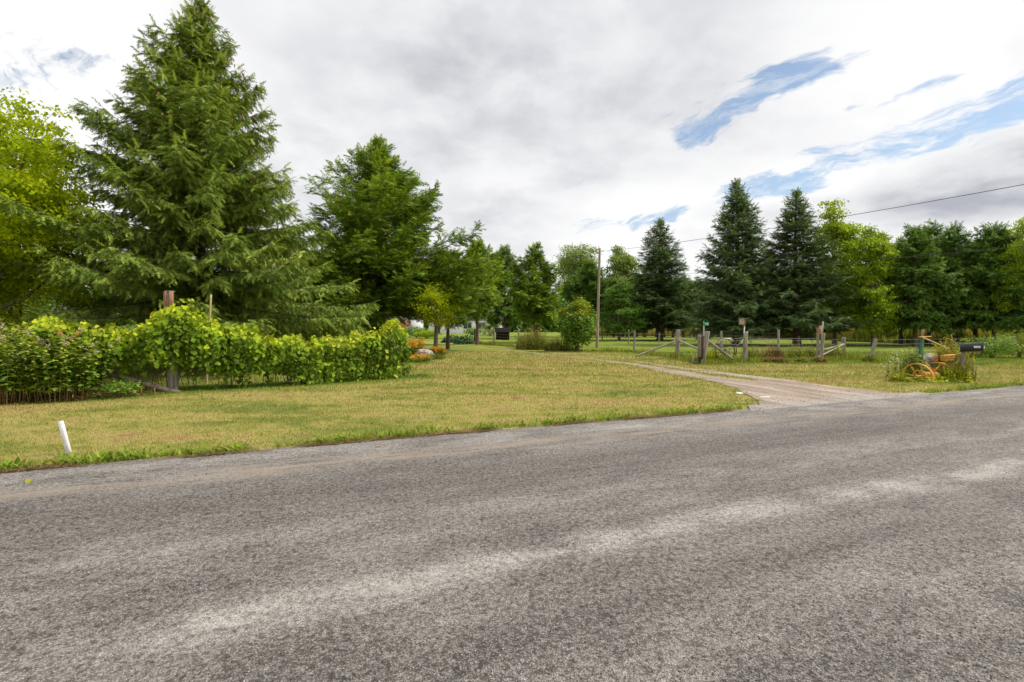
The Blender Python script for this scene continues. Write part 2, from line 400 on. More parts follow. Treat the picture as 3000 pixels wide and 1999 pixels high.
def gravel_nodes(t, light):
    """chip-seal stones; light: 0 dark tar .. 1 pale dust (socket)"""
    pos = t('ShaderNodeNewGeometry').outputs['Position']
    p2 = t.v('MULTIPLY', pos, (1, 1, 0))
    wob = t.v('ADD', p2, t('ShaderNodeVectorMath', {0: t.noise(p2, 60., 2, .5, 0, 1), 'Scale': .006}, operation='SCALE').outputs[0])
    vo = t('ShaderNodeTexVoronoi', {'Vector': wob, 'Scale': 105.}, feature='F1')
    sepc = t('ShaderNodeSeparateColor', {0: vo.outputs['Color']})
    r = sepc.outputs[0]
    n = t.noise(p2, 30., 7, .72)
    n2 = t.noise(p2, 130., 3, .7)
    f = t.m('ADD', t.m('MULTIPLY', r, .34), t.m('ADD', t.m('MULTIPLY', n, .66), t.m('MULTIPLY', n2, .25)))
    f = t.m('ADD', f, t.m('MULTIPLY', t.m('SUBTRACT', light, .5), .42))
    gapm = t.smooth(vo.outputs['Distance'], .42, .75)
    mid = t.noise(p2, 23., 6, .70, .6)
    pit_shade = t.smooth(t.m('ADD', mid, t.m('MULTIPLY', t.m('SUBTRACT', n, .5), .5)), .50, .36)
    f = t.m('ADD', f, t.m('MULTIPLY', t.m('SUBTRACT', mid, .5), .55))
    col = t.ramp(f, [(.28, (.055, .046, .039)), (.46, (.160, .142, .128)), (.64, (.285, .260, .238)), (.84, (.42, .39, .36)), (1., (.56, .525, .485))])
    col = t.mix(t.m('MULTIPLY', gapm, t.m('SUBTRACT', .75, t.m('MULTIPLY', light, .5))), col, (.055, .047, .040))
    col = t.mix(t.m('MULTIPLY', pit_shade, t.m('SUBTRACT', .78, t.m('MULTIPLY', light, .55)), clamp=True), col, (.052, .043, .036))  # shade inside the small pits, painted into the stone colour
    h = t.m('ADD', t.m('ADD', t.m('SUBTRACT', 1., vo.outputs['Distance']), t.m('MULTIPLY', n, .9)), t.m('MULTIPLY', mid, 1.8))
    return col, h, p2

# road: chip-seal in the frame of the road (u along, v across)
m, t = newmat('chip_seal'); M_ROAD = m
pos = t('ShaderNodeNewGeometry').outputs['Position']
uv = t('ShaderNodeMapping', {0: pos, 'Rotation': (0, 0, -TH), 'Scale': (1, 1, 0)}).outputs[0]
s = t('ShaderNodeSeparateXYZ', {0: uv})
wob = t.m('MULTIPLY', t.m('SUBTRACT', t.noise(t.v('MULTIPLY', uv, (.35, .6, 0)), 1., 5, .65), .5), .5)
vv = t.m('ADD', s.outputs[1], wob)
st = t.noise(t.v('MULTIPLY', uv, (.16, 2.6, 0)), 1., 5, .62, .2)
st2 = t.noise(t.v('MULTIPLY', uv, (.7, 5.5, 0)), 1., 5, .62, .3)
pt = t.noise(t.v('MULTIPLY', uv, (.7, 1.5, 0)), 1.5, 7, .68, .6)
def band(c, w): return t.smooth(t.m('ABSOLUTE', t.m('SUBTRACT', vv, c)), w, 0.)
light = t.m('ADD', t.m('MULTIPLY', st, .55), t.m('ADD', t.m('MULTIPLY', st2, .45), t.m('MULTIPLY', pt, 1.15)))
light = t.m('SUBTRACT', light, .69)
for c, w, am in ((3.05, .34, .46), (1.75, .55, .14), (4.0, .3, .14), (6.55, .8, .26), (5.0, .75, -.20), (2.35, .3, -.14), (.9, .7, -.08)):
    light = t.m('ADD', light, t.m('MULTIPLY', t.m('MULTIPLY', band(c, w), am), t.smooth(pt, .34, .60, .35, 1.15)))
light = t.m('MAXIMUM', t.m('MINIMUM', light, 1.1), -.05)
col, h, p2 = gravel_nodes(t, light)
dust = t.m('MULTIPLY', band(6.05, .42), t.smooth(st2, .38, .62), clamp=True)
col = t.mix(t.m('MULTIPLY', dust, .8), col, (.33, .265, .205))
crumb = t.m('MULTIPLY', t.smooth(s.outputs[1], 6.72, 7.1), t.smooth(t.noise(p2, 3.2, 5, .65), .40, .62))
col = t.mix(t.m('MULTIPLY', crumb, .6), col, (.21, .16, .11))
b = t('ShaderNodeBump', {'Strength': .9, 'Distance': .012, 'Height': h}).outputs[0]
p = t('ShaderNodeBsdfPrincipled', {'Base Color': col, 'Roughness': .78, 'Specular IOR Level': .3, 'Normal': b})
finish(t, p.outputs[0])

m, t = newmat('lawn'); M_LAWN = m
gr = t('ShaderNodeAttribute', attribute_name='gr').outputs['Fac']
col, c, c2 = grass_nodes(t, gr)
b = t('ShaderNodeBump', {'Strength': .9, 'Distance': .03, 'Height': t.m('ADD', c, c2)}).outputs[0]
p = t('ShaderNodeBsdfPrincipled', {'Base Color': col, 'Roughness': .95, 'Specular IOR Level': .1, 'Normal': b})
finish(t, p.outputs[0])

m, t = newmat('grass_blades'); M_BLADE = m
gr = t('ShaderNodeAttribute', attribute_name='gr').outputs['Fac']
rd = t('ShaderNodeAttribute', attribute_name='rnd').outputs['Fac']
col, c, c2 = grass_nodes(t, gr)
col = t('ShaderNodeHueSaturation', {'Value': t.m('ADD', .75, t.m('MULTIPLY', rd, .6)), 'Color': col}).outputs[0]
p = t('ShaderNodeBsdfPrincipled', {'Base Color': col, 'Roughness': .7, 'Specular IOR Level': .2})
tr = t('ShaderNodeBsdfTranslucent', {'Color': col})
finish(t, t('ShaderNodeMixShader', {0: .3, 1: p.outputs[0], 2: tr.outputs[0]}).outputs[0])

m, t = newmat('driveway_gravel'); M_DRIVE = m
gv = t('ShaderNodeAttribute', attribute_name='gv').outputs['Fac']
pos = t('ShaderNodeNewGeometry').outputs['Position']
p2 = t.v('MULTIPLY', pos, (1, 1, 0))
pt = t.noise(t.v('MULTIPLY', t('ShaderNodeMapping', {0: p2, 'Rotation': (0, 0, R(-118))}).outputs[0], (.35, 1.5, 1)), 1.3, 7, .66, .4)
col, h, _ = gravel_nodes(t, t.m('ADD', .35, pt))
rd_ = t('ShaderNodeAttribute', attribute_name='rd').outputs['Fac']
blend = t.smooth(t.m('ADD', rd_, t.m('MULTIPLY', t.m('SUBTRACT', t.noise(p2, 2.2, 6, .7), .5), .9)), .25, .7)
pk = t.ramp(pt, [(.33, (.18, .128, .09)), (.5, (.32, .24, .178)), (.64, (.44, .35, .28))])
col = t.mix(t.m('SUBTRACT', .80, t.m('MULTIPLY', blend, .6)), col, pk)
gcol, c, c2 = grass_nodes(t, .25)
edge = t.m('ADD', gv, t.m('MULTIPLY', t.m('SUBTRACT', t.noise(p2, 3.5, 6, .7), .5), 1.3))
edge = t.m('ADD', edge, t.m('MULTIPLY', t.m('SUBTRACT', t.noise(p2, 24., 3, .7), .5), .7))
mask = t.smooth(edge, .36, .66)
col = t.mix(mask, gcol, col)
b = t('ShaderNodeBump', {'Strength': .7, 'Distance': .01, 'Height': h}).outputs[0]
p = t('ShaderNodeBsdfPrincipled', {'Base Color': col, 'Roughness': .9, 'Specular IOR Level': .15, 'Normal': b})
finish(t, p.outputs[0])

m, t = newmat('loose_stone'); M_STONES = m
rd = t('ShaderNodeAttribute', attribute_name='rnd').outputs['Fac']
col = t.ramp(rd, [(0, (.075, .068, .062)), (.4, (.17, .155, .145)), (.75, (.30, .28, .265)), (1, (.44, .41, .385))])
p = t('ShaderNodeBsdfPrincipled', {'Base Color': col, 'Roughness': .9, 'Specular IOR Level': .3})
finish(t, p.outputs[0])

# ------------------------------------------------------------------ ground, road, driveway
HEDGE = [(-420, 9.9), (-200, 10.2), (0, 10.45), (230, 10.95), (500, 11.7), (885, 13.0), (1145, 14.6), (1185, 14.75)]     # (px, depth) of the vine-covered fence
HP = np.array([tuple(GX(a, d))[:2] for a, d in HEDGE])
def seg_dist(x, y, pts):
    best = np.full(np.shape(x), 1e9)
    for (x0, y0), (x1, y1) in zip(pts[:-1], pts[1:]):
        dx, dy = x1-x0, y1-y0
        h = np.clip(((x-x0)*dx+(y-y0)*dy)/(dx*dx+dy*dy), 0, 1)
        best = np.minimum(best, np.hypot(x-x0-dx*h, y-y0-dy*h))
    return best
DN = [(2222, 1216), (2205, 1200), (2186, 1178), (2156, 1154), (2100, 1135), (2051, 1119), (1955, 1096), (1864, 1077), (1770, 1064), (1700, 1055), (1620, 1047), (1560, 1040), (1475, 1029), (1400, 1021), (1300, 1013), (1200, 1007)]
DF = [(2790, 1161), (2690, 1151), (2560, 1142), (2440, 1131), (2317, 1116), (2200, 1102), (2100, 1090), (2050, 1083), (1899, 1065), (1780, 1050), (1690, 1042), (1600, 1033), (1500, 1023), (1420, 1014), (1320, 1007), (1210, 1002)]
def resample(pts, n):
    P = np.array([tuple(G(*p))[:2] for p in pts]); d = np.r_[0, np.cumsum(np.hypot(*np.diff(P, axis=0).T))]
    u = np.linspace(0, 1, n)*d[-1]
    # smooth a little
    X = np.interp(u, d, P[:, 0]); Y = np.interp(u, d, P[:, 1])
    return np.c_[X, Y]
NS, NU = 420, 57
A_, B_ = resample(DN, NS), resample(DF, NS)
DRIVE_MID = (A_+B_)/2
def greenness(x, y):
    """where the grass is lusher: inside the paddock and in the damp strip along the vine fence"""
    d = seg_dist(x, y, [tuple(p) for p in B_[::20]])
    side = (y > np.interp(x, B_[::-1, 0], B_[::-1, 1])+.8) & (x > -12)
    a = np.where(side & (y > 19.5), sst(.8, 4., d)*.9, 0)
    hd = seg_dist(x, y, [tuple(p) for p in HP])
    b = (1-sst(.5, 1.5, hd))*.95
    far = sst(26, 36, y)*.75
    left = np.where((y > np.interp(x, HP[:, 0], HP[:, 1])) & (x < -3.5), .6, 0.)
    return np.maximum(np.maximum(a, b), np.maximum(far, left))

rng = np.random.default_rng(3)
us = np.unique(np.r_[np.linspace(-80, -14, 30), np.arange(-14, 22, .12), np.linspace(22, 200, 50)])
vs = np.r_[RNEAR, np.linspace(RNEAR+.5, REDGE-.3, 14), REDGE]
n1 = np.convolve(rng.normal(0, 1, len(us)+40), np.hanning(9)/4, 'same')[20:-20]
n2 = np.convolve(rng.normal(0, 1, len(us)+80), np.hanning(41)/20, 'same')[40:-40]
ed = .045*n1+.06*n2
V = []
for a, u in enumerate(us):
    for b, v in enumerate(vs):
        v2 = v+(ed[a] if b == len(vs)-1 else 0)
        q = RU*u+RV*v2
        z = .012*math.cos((v-2.8)/4.4*1.5)-.012+.012
        V.append((q.x, q.y, z if b < len(vs)-1 else -.004))
nv = len(vs); i, j = np.meshgrid(np.arange(nv-1), np.arange(len(us)-1)); k = (j*nv+i).ravel()
road = obj('road', np_mesh('road', np.array(V), np.c_[k, k+nv, k+nv+1, k+1], None, True), M_ROAD)
tag(road, 'grey chip-seal country road with pale wheel tracks', 'road', kind='structure')

# driveway: one ribbon from the road mouth to the house; gv = how bare of grass it is
u = np.linspace(0, 1, NU); sfrac = np.linspace(0, 1, NS)
wander = .10*np.convolve(rng.normal(0, 1, NS+20), np.hanning(11)/5, 'same')[10:-10]
V, gv, rdm = [], [], []
for a in range(NS):
    ext = .06
    p0 = A_[a]+(A_[a]-B_[a])/max(np.hypot(*(A_[a]-B_[a])), .01)*ext
    p1 = B_[a]+(B_[a]-A_[a])/max(np.hypot(*(A_[a]-B_[a])), .01)*ext
    for b in range(NU):
        q = p0*(1-u[b])+p1*u[b]
        x, y = q
        V.append((x, y, max(float(hgt(np.float64(x), np.float64(y))), .012)+.007-.03*max(0., 1-a/12)))
        rdm.append(max(0., 1-a/20.))
        uu = u[b]+wander[a]*.3
        g = min(1., min(uu, 1-uu)*6)
        depth = y
        mid = 1-sst(.02, .20, abs(uu-.56))                 # grassy crown between the wheel tracks
        on = sst(12.0, 15.5, depth)
        g *= 1-mid*on*.95
        farw = sst(17.5, 24., depth)
        nearrut = math.exp(-((uu-.20)/.12)**2); farrut = math.exp(-((uu-.86)/.07)**2)
        g = g*(1-farw)+farw*(.72*nearrut+.30*farrut)
        g *= 1-.55*sst(27, 36, depth)
        vv0 = -x*math.sin(TH)+y*math.cos(TH)
        g = max(g, 1.-sst(7.12, 7.45, vv0)) if a < 70 else g
        gv.append(g)
i, j = np.meshgrid(np.arange(NU-1), np.arange(NS-1)); k = (j*NU+i).ravel()
DV = np.array(V); DG = np.array(gv)
fm = DG[np.c_[k, k+1, k+NU+1, k+NU]].mean(1); k = k[fm > np.where(k//NU < 60, .5, np.where(k//NU < 160, .10, .06))]
drive = obj('driveway', np_mesh('driveway', DV, np.c_[k, k+1, k+NU+1, k+NU], {'gv': DG, 'rd': np.array(rdm)}, True), M_DRIVE)
tag(drive, 'pinkish gravel driveway with two wheel tracks and a grassy crown', 'driveway', kind='structure')

def drive_g(x, y):
    """bareness of the driveway at points (0 off it), by nearest ribbon vertex"""
    out = np.zeros(len(x))
    sel = np.where((y > 9) & (y < 40) & (x > -6) & (x < 15))[0]
    cell = {}
    for q in range(len(DV)): cell.setdefault((int(DV[q, 0]//.5), int(DV[q, 1]//.5)), []).append(q)
    keys = np.floor(np.c_[x[sel], y[sel]]/.5).astype(int)
    order = {}
    for n_, kk in zip(sel, map(tuple, keys)): order.setdefault(kk, []).append(n_)
    for kk, idx in order.items():
        cand = [q for dx in (-1, 0, 1) for dy in (-1, 0, 1) for q in cell.get((kk[0]+dx, kk[1]+dy), ())]
        if not cand: continue
        cand = np.array(cand); idx = np.array(idx)
        d = (x[idx, None]-DV[cand, 0])**2+(y[idx, None]-DV[cand, 1])**2
        m_ = d.argmin(1); ok = d[np.arange(len(idx)), m_] < .018
        out[idx] = np.where(ok, np.maximum(DG[cand[m_]], .02), 0)
    return out

xs = np.unique(np.r_[np.linspace(-900, -60, 22), np.linspace(-60, -22, 39), np.arange(-22, 30, .4), np.linspace(30, 70, 41), np.linspace(70, 900, 22)])
ys = np.unique(np.r_[np.linspace(-200, -6, 12), np.arange(-6, 34, .4), np.linspace(34, 90, 57), np.linspace(90, 1500, 28)])
XX, YY = np.meshgrid(xs, ys)
ZZ = hgt(XX, YY)
ZZ = ZZ-.02*sst(.55, .8, drive_g(XX.ravel(), YY.ravel())).reshape(ZZ.shape)      # the gravel lies in a shallow bed
V = np.c_[XX.ravel(), YY.ravel(), ZZ.ravel()]
nx, ny = len(xs), len(ys)
i, j = np.meshgrid(np.arange(nx-1), np.arange(ny-1)); k = (j*nx+i).ravel()
F = np.c_[k, k+1, k+nx+1, k+nx]
lawn = obj('lawn', np_mesh('lawn', V, F, {'gr': greenness(V[:, 0], V[:, 1])}, True), M_LAWN)
tag(lawn, 'dry yellow-green mown grass spreading from the road to the trees', 'lawn', kind='structure')

# grass blades over the lawn
N = 330000
d = 4.6*(30/4.6)**(rng.random(N)**.85)
x = (rng.random(N)*2-1)*1.13*d
y = d
vc = vcoord(x, y)
edge_v = REDGE+np.interp(x*math.cos(TH)+y*math.sin(TH), us, ed)
keep = vc > edge_v-.03+.10*rng.random(N)**2
x, y = x[keep], y[keep]
dg = drive_g(x, y)
keep = rng.random(len(x)) > np.clip(dg*1.7-.35, 0, 1)
x, y, dg = x[keep], y[keep], dg[keep]
vc = vcoord(x, y); K = len(x)
L = (.022+.03*rng.random(K))*np.clip(y/10, .8, 1.9)
near_edge = np.exp(-np.maximum(vc-REDGE, 0)/.22)
L *= 1+near_edge*1.0*rng.random(K)
tuft = np.sin(x*7.3+1.1*np.sin(y*3.1))*np.sin(y*6.1+1.3*np.sin(x*2.7))
L *= 1+.8*np.clip(tuft, 0, 1)*rng.random(K)
az = rng.random(K)*2*np.pi
tilt = .35+.75*rng.random(K)
yd = np.c_[np.cos(az)*tilt, np.sin(az)*tilt, np.ones(K)]
zd = np.c_[-np.cos(az), -np.sin(az), tilt]
wd = (.0035+.003*rng.random(K))*np.clip(y/7, 1, 3)
Vb, Fb, Ab = scatter(*BLADE, np.c_[x, y, hgt(x, y)-.004], yd, zd, np.c_[wd*2, L, L], rng.random(K))
gr = np.clip(greenness(x, y)+near_edge*.75*(rng.random(K) > .3), 0, 1)
me = np_mesh('grass', Vb, Fb, {'rnd': Ab, 'gr': np.repeat(gr, 3)})
tag(obj('grass', me, M_BLADE), 'short dry grass blades covering the mown lawn', 'grass', kind='stuff')

# leafy weeds and dead thatch along the road edge
mb = MB(); K = 5200
uu = -9+27*rng.random(K); clump = np.sin(uu*2.1)+np.sin(uu*5.3+1)+.7*np.sin(uu*11.)+rng.normal(0, .8, K)
uu = uu[clump > -.3]; K = len(uu)
vv_ = REDGE+np.interp(uu, us, ed)+.02+np.abs(rng.normal(0, .15, K))
q = np.c_[uu*RU.x+vv_*RV.x, uu*RU.y+vv_*RV.y]
ok = drive_g(q[:, 0], q[:, 1]) < .1; q = q[ok]; K = len(q)
az = rng.random(K)*2*np.pi; tl = .5+rng.random(K)
mb.add(*scatter(*STRAP, np.c_[q, np.maximum(hgt(q[:, 0], q[:, 1]), 0)], np.c_[np.cos(az), np.sin(az), tl], np.c_[-np.cos(az)*tl, -np.sin(az)*tl, np.ones(K)],
                np.c_[.014+.02*rng.random(K), .05+.11*rng.random(K), .10*np.ones(K)], .1+.6*rng.random(K)))
solo('verge_weeds', mb, leafmat('verge_leaves', [(0, (0.112, 0.188, 0.020)), (.5, (0.213, 0.312, 0.030)), (1, (0.500, 0.500, 0.100))], .35),
     'fresh green weeds fringing the edge of the road', 'weeds', kind='stuff')
mb = MB(); K = 13000
uu = -9+19*rng.random(K); uu = uu[(np.sin(uu*1.3+.5)+np.sin(uu*3.7)+rng.normal(0, .7, K)) > -.2]; K = len(uu)
vv_ = REDGE+np.interp(uu, us, ed)-.10+np.abs(rng.normal(0, .11, K))
q = np.c_[uu*RU.x+vv_*RV.x, uu*RU.y+vv_*RV.y]; ok = q[:, 0] < 4.2; q = q[ok]; K = len(q); az = rng.random(K)*2*np.pi
mb.add(*scatter(*BLADE, np.c_[q, np.maximum(hgt(q[:, 0], q[:, 1]), 0)+.004], np.c_[np.cos(az), np.sin(az), .25*rng.random(K)], np.c_[np.zeros(K), np.zeros(K), np.ones(K)],
                np.c_[.008+.006*rng.random(K), .05+.07*rng.random(K), .05*np.ones(K)], .05+.5*rng.random(K)))
solo('dead_thatch', mb, M_DRY, 'brown dead grass thatch lying along the road edge', 'dead grass', kind='stuff')

# loose chips on the road close to the camera
st_v, st_f = [], []
bm = bmesh.new(); bmesh.ops.create_icosphere(bm, subdivisions=1, radius=.5)
for v in bm.verts: v.co = Vector((v.co.x, v.co.y*(1.25+.3*math.sin(v.index*2.3)), v.co.z*(.6+.15*math.cos(v.index*1.7))))
bm.verts.ensure_lookup_table(); SV = np.array([tuple(v.co) for v in bm.verts]); SF = np.array([[v.index for v in f.verts] for f in bm.faces]); bm.free()
K = 30000
d = 1.95*(7.5/1.95)**rng.random(K); x = (rng.random(K)*2-1)*1.12*d
vc = vcoord(x, d); ok = (vc < REDGE-.05); x, d = x[ok], d[ok]; K = len(x)
cl_ = np.sin(vcoord(x, d)*4.+.6*np.sin(x*.7))+.8*np.sin(x*1.9+d*2.7)*np.sin(d*3.1-x)+rng.normal(0, .9, K)
ok = cl_ > -.2; x, d = x[ok], d[ok]; K = len(x)
az = rng.random(K)*2*np.pi; sz = .0045+.0065*rng.random(K)**2
Vs, Fs, As = scatter(SV, SF, np.c_[x, d, .012+sz*.12], np.c_[np.cos(az), np.sin(az), .3*(rng.random(K)-.5)], np.tile((0, 0, 1.), (K, 1)), sz, rng.random(K)**1.3)
tag(obj('road_chips', np_mesh('road_chips', Vs, Fs, {'rnd': As}), M_STONES), 'loose grey stone chips scattered on the road', 'gravel', kind='stuff')

K = 5200; ii = rng.integers(0, NS-1, K); ii = (ii**1.0*.62).astype(int); uu = np.clip(rng.beta(.7, .7, K), .01, .99)[:, None]; q = A_[ii]*(1-uu)+B_[ii]*uu+rng.normal(0, .08, (K, 2)); az = rng.random(K)*6.28; sz = .008+.02*rng.random(K)**3
Vs, Fs, As = scatter(SV, SF, np.c_[q, np.maximum(hgt(q[:, 0], q[:, 1]), .012)+.008+sz*.1], np.c_[np.cos(az), np.sin(az), np.zeros(K)], np.tile((0, 0, 1.), (K, 1)), sz, .3+.7*rng.random(K))
tag(obj('driveway_stones', np_mesh('driveway_stones', Vs, Fs, {'rnd': As}), M_STONES), 'loose pebbles lying on the gravel driveway', 'gravel', kind='stuff')
# ------------------------------------------------------------------ trees
def fix_normals(n): return norm(n)
def branch_system(rng, wood, fol, H, z0, prof, nb, tmpl, elev, sag, up, sec_sp, sec_len, tw_n, tw_len, trunk_xy, hang=.45, planar=.8, wr=.03,
                  tmin=.12, lens=None, twfill=1., azbias=None):
    """whorls of branches with side shoots, every shoot carrying needle twigs or flat sprays"""
    golden = 2.39996
    for b in range(nb):
        f = (b+rng.random()*.8)/nb
        z = z0+(H-z0)*f
        az = b*golden+rng.normal(0, .35)
        L = prof(f)*rng.uniform(.72, 1.12)
        if azbias: L *= azbias(az, f)
        L = max(L, .14)
        e = elev(f)+rng.normal(0, .09)
        n = max(4, int(L/.3)+2); tt = np.linspace(0, 1, n)
        bend = rng.normal(0, .16)
        dx = np.cos(az+bend*tt); dy = np.sin(az+bend*tt)
        ox, oy = trunk_xy(z)
        rr = L*tt*math.cos(e)
        pts = np.c_[ox+dx*rr, oy+dy*rr, z+L*(math.sin(e)*tt-sag(f)*tt**2+up(f)*tt**3)]
        wood.tube(pts, np.linspace(wr*(.35+.65*L/max(prof(0), .1)), .005, n), 3, 0, None, False)
        # side shoots
        S = max(3, int(L/sec_sp*2*twfill))
        ts = np.sort(tmin+(1-tmin)*rng.random(S)**.8)
        bp = np.c_[np.interp(ts, tt, pts[:, 0]), np.interp(ts, tt, pts[:, 1]), np.interp(ts, tt, pts[:, 2])]
        tg = norm(np.c_[np.interp(ts, tt, np.gradient(pts[:, 0])), np.interp(ts, tt, np.gradient(pts[:, 1])), np.interp(ts, tt, np.gradient(pts[:, 2]))])
        sd = np.where(np.arange(S) % 2 == 0, 1., -1.)
        side = norm(np.cross(tg, [0, 0, 1.]))*sd[:, None]
        upv = np.cross(side, tg)*sd[:, None]
        roll = rng.normal(0, 1-planar, S)*1.6
        side = side*np.cos(roll)[:, None]+np.c_[np.zeros(S), np.zeros(S), np.ones(S)]*np.sin(roll)[:, None]
        ang = rng.normal(.85, .15, S)
        dirs = norm(tg*np.cos(ang)[:, None]+side*np.sin(ang)[:, None]+np.c_[np.zeros(S), np.zeros(S), -hang*(.3+.7*rng.random(S))])
        sl = np.minimum(sec_len*L, sec_len*2.4)*(1.05-.72*ts)*rng.uniform(.6, 1.15, S)+.10
        # twigs along each side shoot
        kk = np.maximum(2, np.round(tw_n*np.clip(sl/.55, .35, 1.6))).astype(int)
        idx = np.repeat(np.arange(S), kk); m_ = len(idx)
        tw = (np.concatenate([(np.arange(q)+.6)/q for q in kk]))
        dr = dirs[idx]
        tp = bp[idx]+dr*(sl[idx]*tw)[:, None]+np.c_[np.zeros(m_), np.zeros(m_), -.22*hang*sl[idx]*tw**2]
        alt = np.where(rng.random(m_) > .5, 1., -1.)
        s2 = norm(np.cross(dr, [0, 0, 1.])+1e-4)*alt[:, None]
        a2 = rng.normal(.75, .25, m_)*(tw < .93)
        td = norm(dr*np.cos(a2)[:, None]+s2*np.sin(a2)[:, None]+np.c_[np.zeros(m_), np.zeros(m_), -hang*1.1*rng.random(m_)-.05]+rng.normal(0, .14, (m_, 3)))
        zn = norm(rng.normal(0, .45, (m_, 3))+np.array([0, 0, 1.]))
        ln = tw_len*rng.uniform(.65, 1.25, m_)*(.75+.25*min(1, L))
        rv = np.clip(.15+.55*rng.random(m_)+.30*(tw > .8)*rng.random(m_)+.08*rng.normal(), 0, 1)
        fol.add(*scatter(*tmpl, tp, td, zn, ln, rv))
        # leading tip
        fol.add(*scatter(*tmpl, pts[-1:], norm(pts[-1:]-pts[-2:-1])+[[0, 0, .15]], np.array([[0, 0, 1.]])+rng.normal(0, .3, (1, 3)), np.array([tw_len*1.3]), np.array([.8])))

def trunk_mesh(rng, H, r0, path, flare=1.5, n=10, taper=.9):
    zz = np.r_[-.12, .08, .3, .7, np.linspace(1.2, H, 12)]
    pts = [(path(z)[0], path(z)[1], z) for z in zz]
    rad = r0*np.maximum(1-taper*zz/H, .06)*(1+(flare-1)*np.exp(-np.maximum(zz, 0)/.25))
    return MB().tube(pts, rad, n, .10, rng)

def lin(a, b): return lambda f: a+(b-a)*f
PROTO = {}
def proto(key, trunk, wood, fol, mb_, mf_):
    w = MB(); w.V, w.F, w.A, w.n = trunk.V+wood.V, [], trunk.A+wood.A, 0
    off = 0
    for src in (trunk, wood):
        for Fq in src.F: w.F.append(Fq+off)
        off += src.n
    mt = w.mesh(key+'_trunk', True); mt.materials.append(mb_)
    mf = fol.mesh(key+'_crown'); mf.materials.append(mf_)
    PROTO[key] = (mt, mf)
def plant_tree(name, key, label, loc, group=None, rz=0., sc=1., crown_mat=None, cat='tree'):
    o = thing(name, label, cat, ground(loc)-Vector((0, 0, .02)), group, rz, sc)
    obj('trunk', PROTO[key][0], None, o)
    c = obj('crown', PROTO[key][1], None, o)
    if crown_mat is not None:
        c.material_slots[0].link = 'OBJECT'; c.material_slots[0].material = crown_mat
    return o

# the big spruce on the left
def make_spruce(key, seed, H, Rb, z0, nb, tmpl_len, mat, pw=.78, hang=.5, lowdroop=-.18, sec_sp=.17, twn=7, azb=None, r0=.22):
    rng = np.random.default_rng(seed)
    path = lambda z: (.05*math.sin(z*.5), .05*math.sin(z*.4+1))
    wood, fol = MB(), MB()
    branch_system(rng, wood, fol, H-.25, z0, lambda f: Rb*(1-f)**pw+.12, nb, TWIG,
                  lambda f: lowdroop+(.95-lowdroop)*f**1.15, lambda f: .34*(1-f), lambda f: .30*(1-.6*f), sec_sp, .27, twn, tmpl_len, path, hang, .75, .035, .10, azbias=azb)
    k = 26
    zt = H-.9+.95*rng.random(k); az = rng.random(k)*6.28
    fol.add(*scatter(*TWIG, np.c_[.05*np.cos(az), .05*np.sin(az), zt], np.c_[np.cos(az)*.5, np.sin(az)*.5, np.ones(k)], np.c_[np.cos(az), np.sin(az), np.zeros(k)], tmpl_len*np.linspace(1.1, .7, k), rng.random(k)))
    proto(key, trunk_mesh(rng, H, r0, path), wood, fol, M_BARK, mat)
make_spruce('bigspruce', 11, 13.3, 5.9, 1.35, 310, .24, M_SPRUCE, 1.02, .75, -.08, .115, 9,
            lambda az, f: 1+.10*math.cos(az-math.pi*.95)*(1-f)+.12*math.sin(az*3+f*9))
p = GX(585, 17.2)
plant_tree('spruce_tree', 'bigspruce', 'tall dark green spruce with drooping shaggy boughs behind the vine-covered fence', p)
# cones in its top
rng = np.random.default_rng(5); mb = MB(); K = 170
zc = rng.uniform(6.5, 12.7, K); az = rng.random(K)*6.28; rr = (5.3*((13.3-zc)/12.)**.8)*rng.uniform(.72, .95, K)
mb.add(*scatter(SV, SF, np.c_[rr*np.cos(az), rr*np.sin(az), zc], np.tile((0, 0, -1.), (K, 1))+rng.normal(0, .15, (K, 3)), np.tile((1., 0, 0), (K, 1)), np.c_[.05*np.ones(K), .11*np.ones(K), .06*np.ones(K)], rng.random(K)))
CONES = obj('cone', mb.mesh('cone'), M_REDWOOD, bpy.data.objects['spruce_tree']); CONES['kind'] = 'stuff'

# cedars
def make_cedar(key, seed, H, Rb, z0, nb, spray, mat, shape, stems=1, e0=.25, e1=1.1, hang=.12, sec_sp=.2, twn=6, bark=None, r0=.16, planar=.45):
    rng = np.random.default_rng(seed)
    wood, fol = MB(), MB(); trunk = MB()
    for s_ in range(stems):
        a0 = s_*2.4+.6; lean = 0 if s_ == 0 else rng.uniform(.05, .09)
        hh = H if s_ == 0 else H*rng.uniform(.42, .55)
        path = (lambda a0, lean: (lambda z: (math.cos(a0)*(lean*z*(1-.03*z)+(.12 if lean else 0)), math.sin(a0)*(lean*z*(1-.03*z)+(.12 if lean else 0)))))(a0, lean)
        nb_ = nb if s_ == 0 else int(nb*.45); Rs = Rb if s_ == 0 else Rb*.72
        branch_system(rng, wood, fol, hh-.2, z0 if s_ == 0 else z0*1.2, lambda f: Rs*shape(f)+.15, nb_, SPRAY,
                      lambda f: e0+(e1-e0)*f, lambda f: .10, lambda f: .10, sec_sp, .30, twn, spray, path, hang, planar, .03, .22,
                      azbias=lambda az, f: 1+.16*math.sin(az*2+f*7+seed)+.10*math.sin(az*5+f*17))
        tm = trunk_mesh(rng, hh, r0 if s_ == 0 else r0*.75, path, 1.35, 8)
        trunk.V += tm.V; trunk.A += tm.A; trunk.F += [f+trunk.n for f in tm.F]; trunk.n += tm.n
    proto(key, trunk, wood, fol, bark or M_BARKC, mat)
ovate = lambda f: (min(1, .62+1.9*f) if f < .2 else (1-(f-.2)/.8)**.72)
skirt = lambda f: (min(1, .8+1.6*f) if f < .12 else (1-(f-.12)/.88)**1.08)
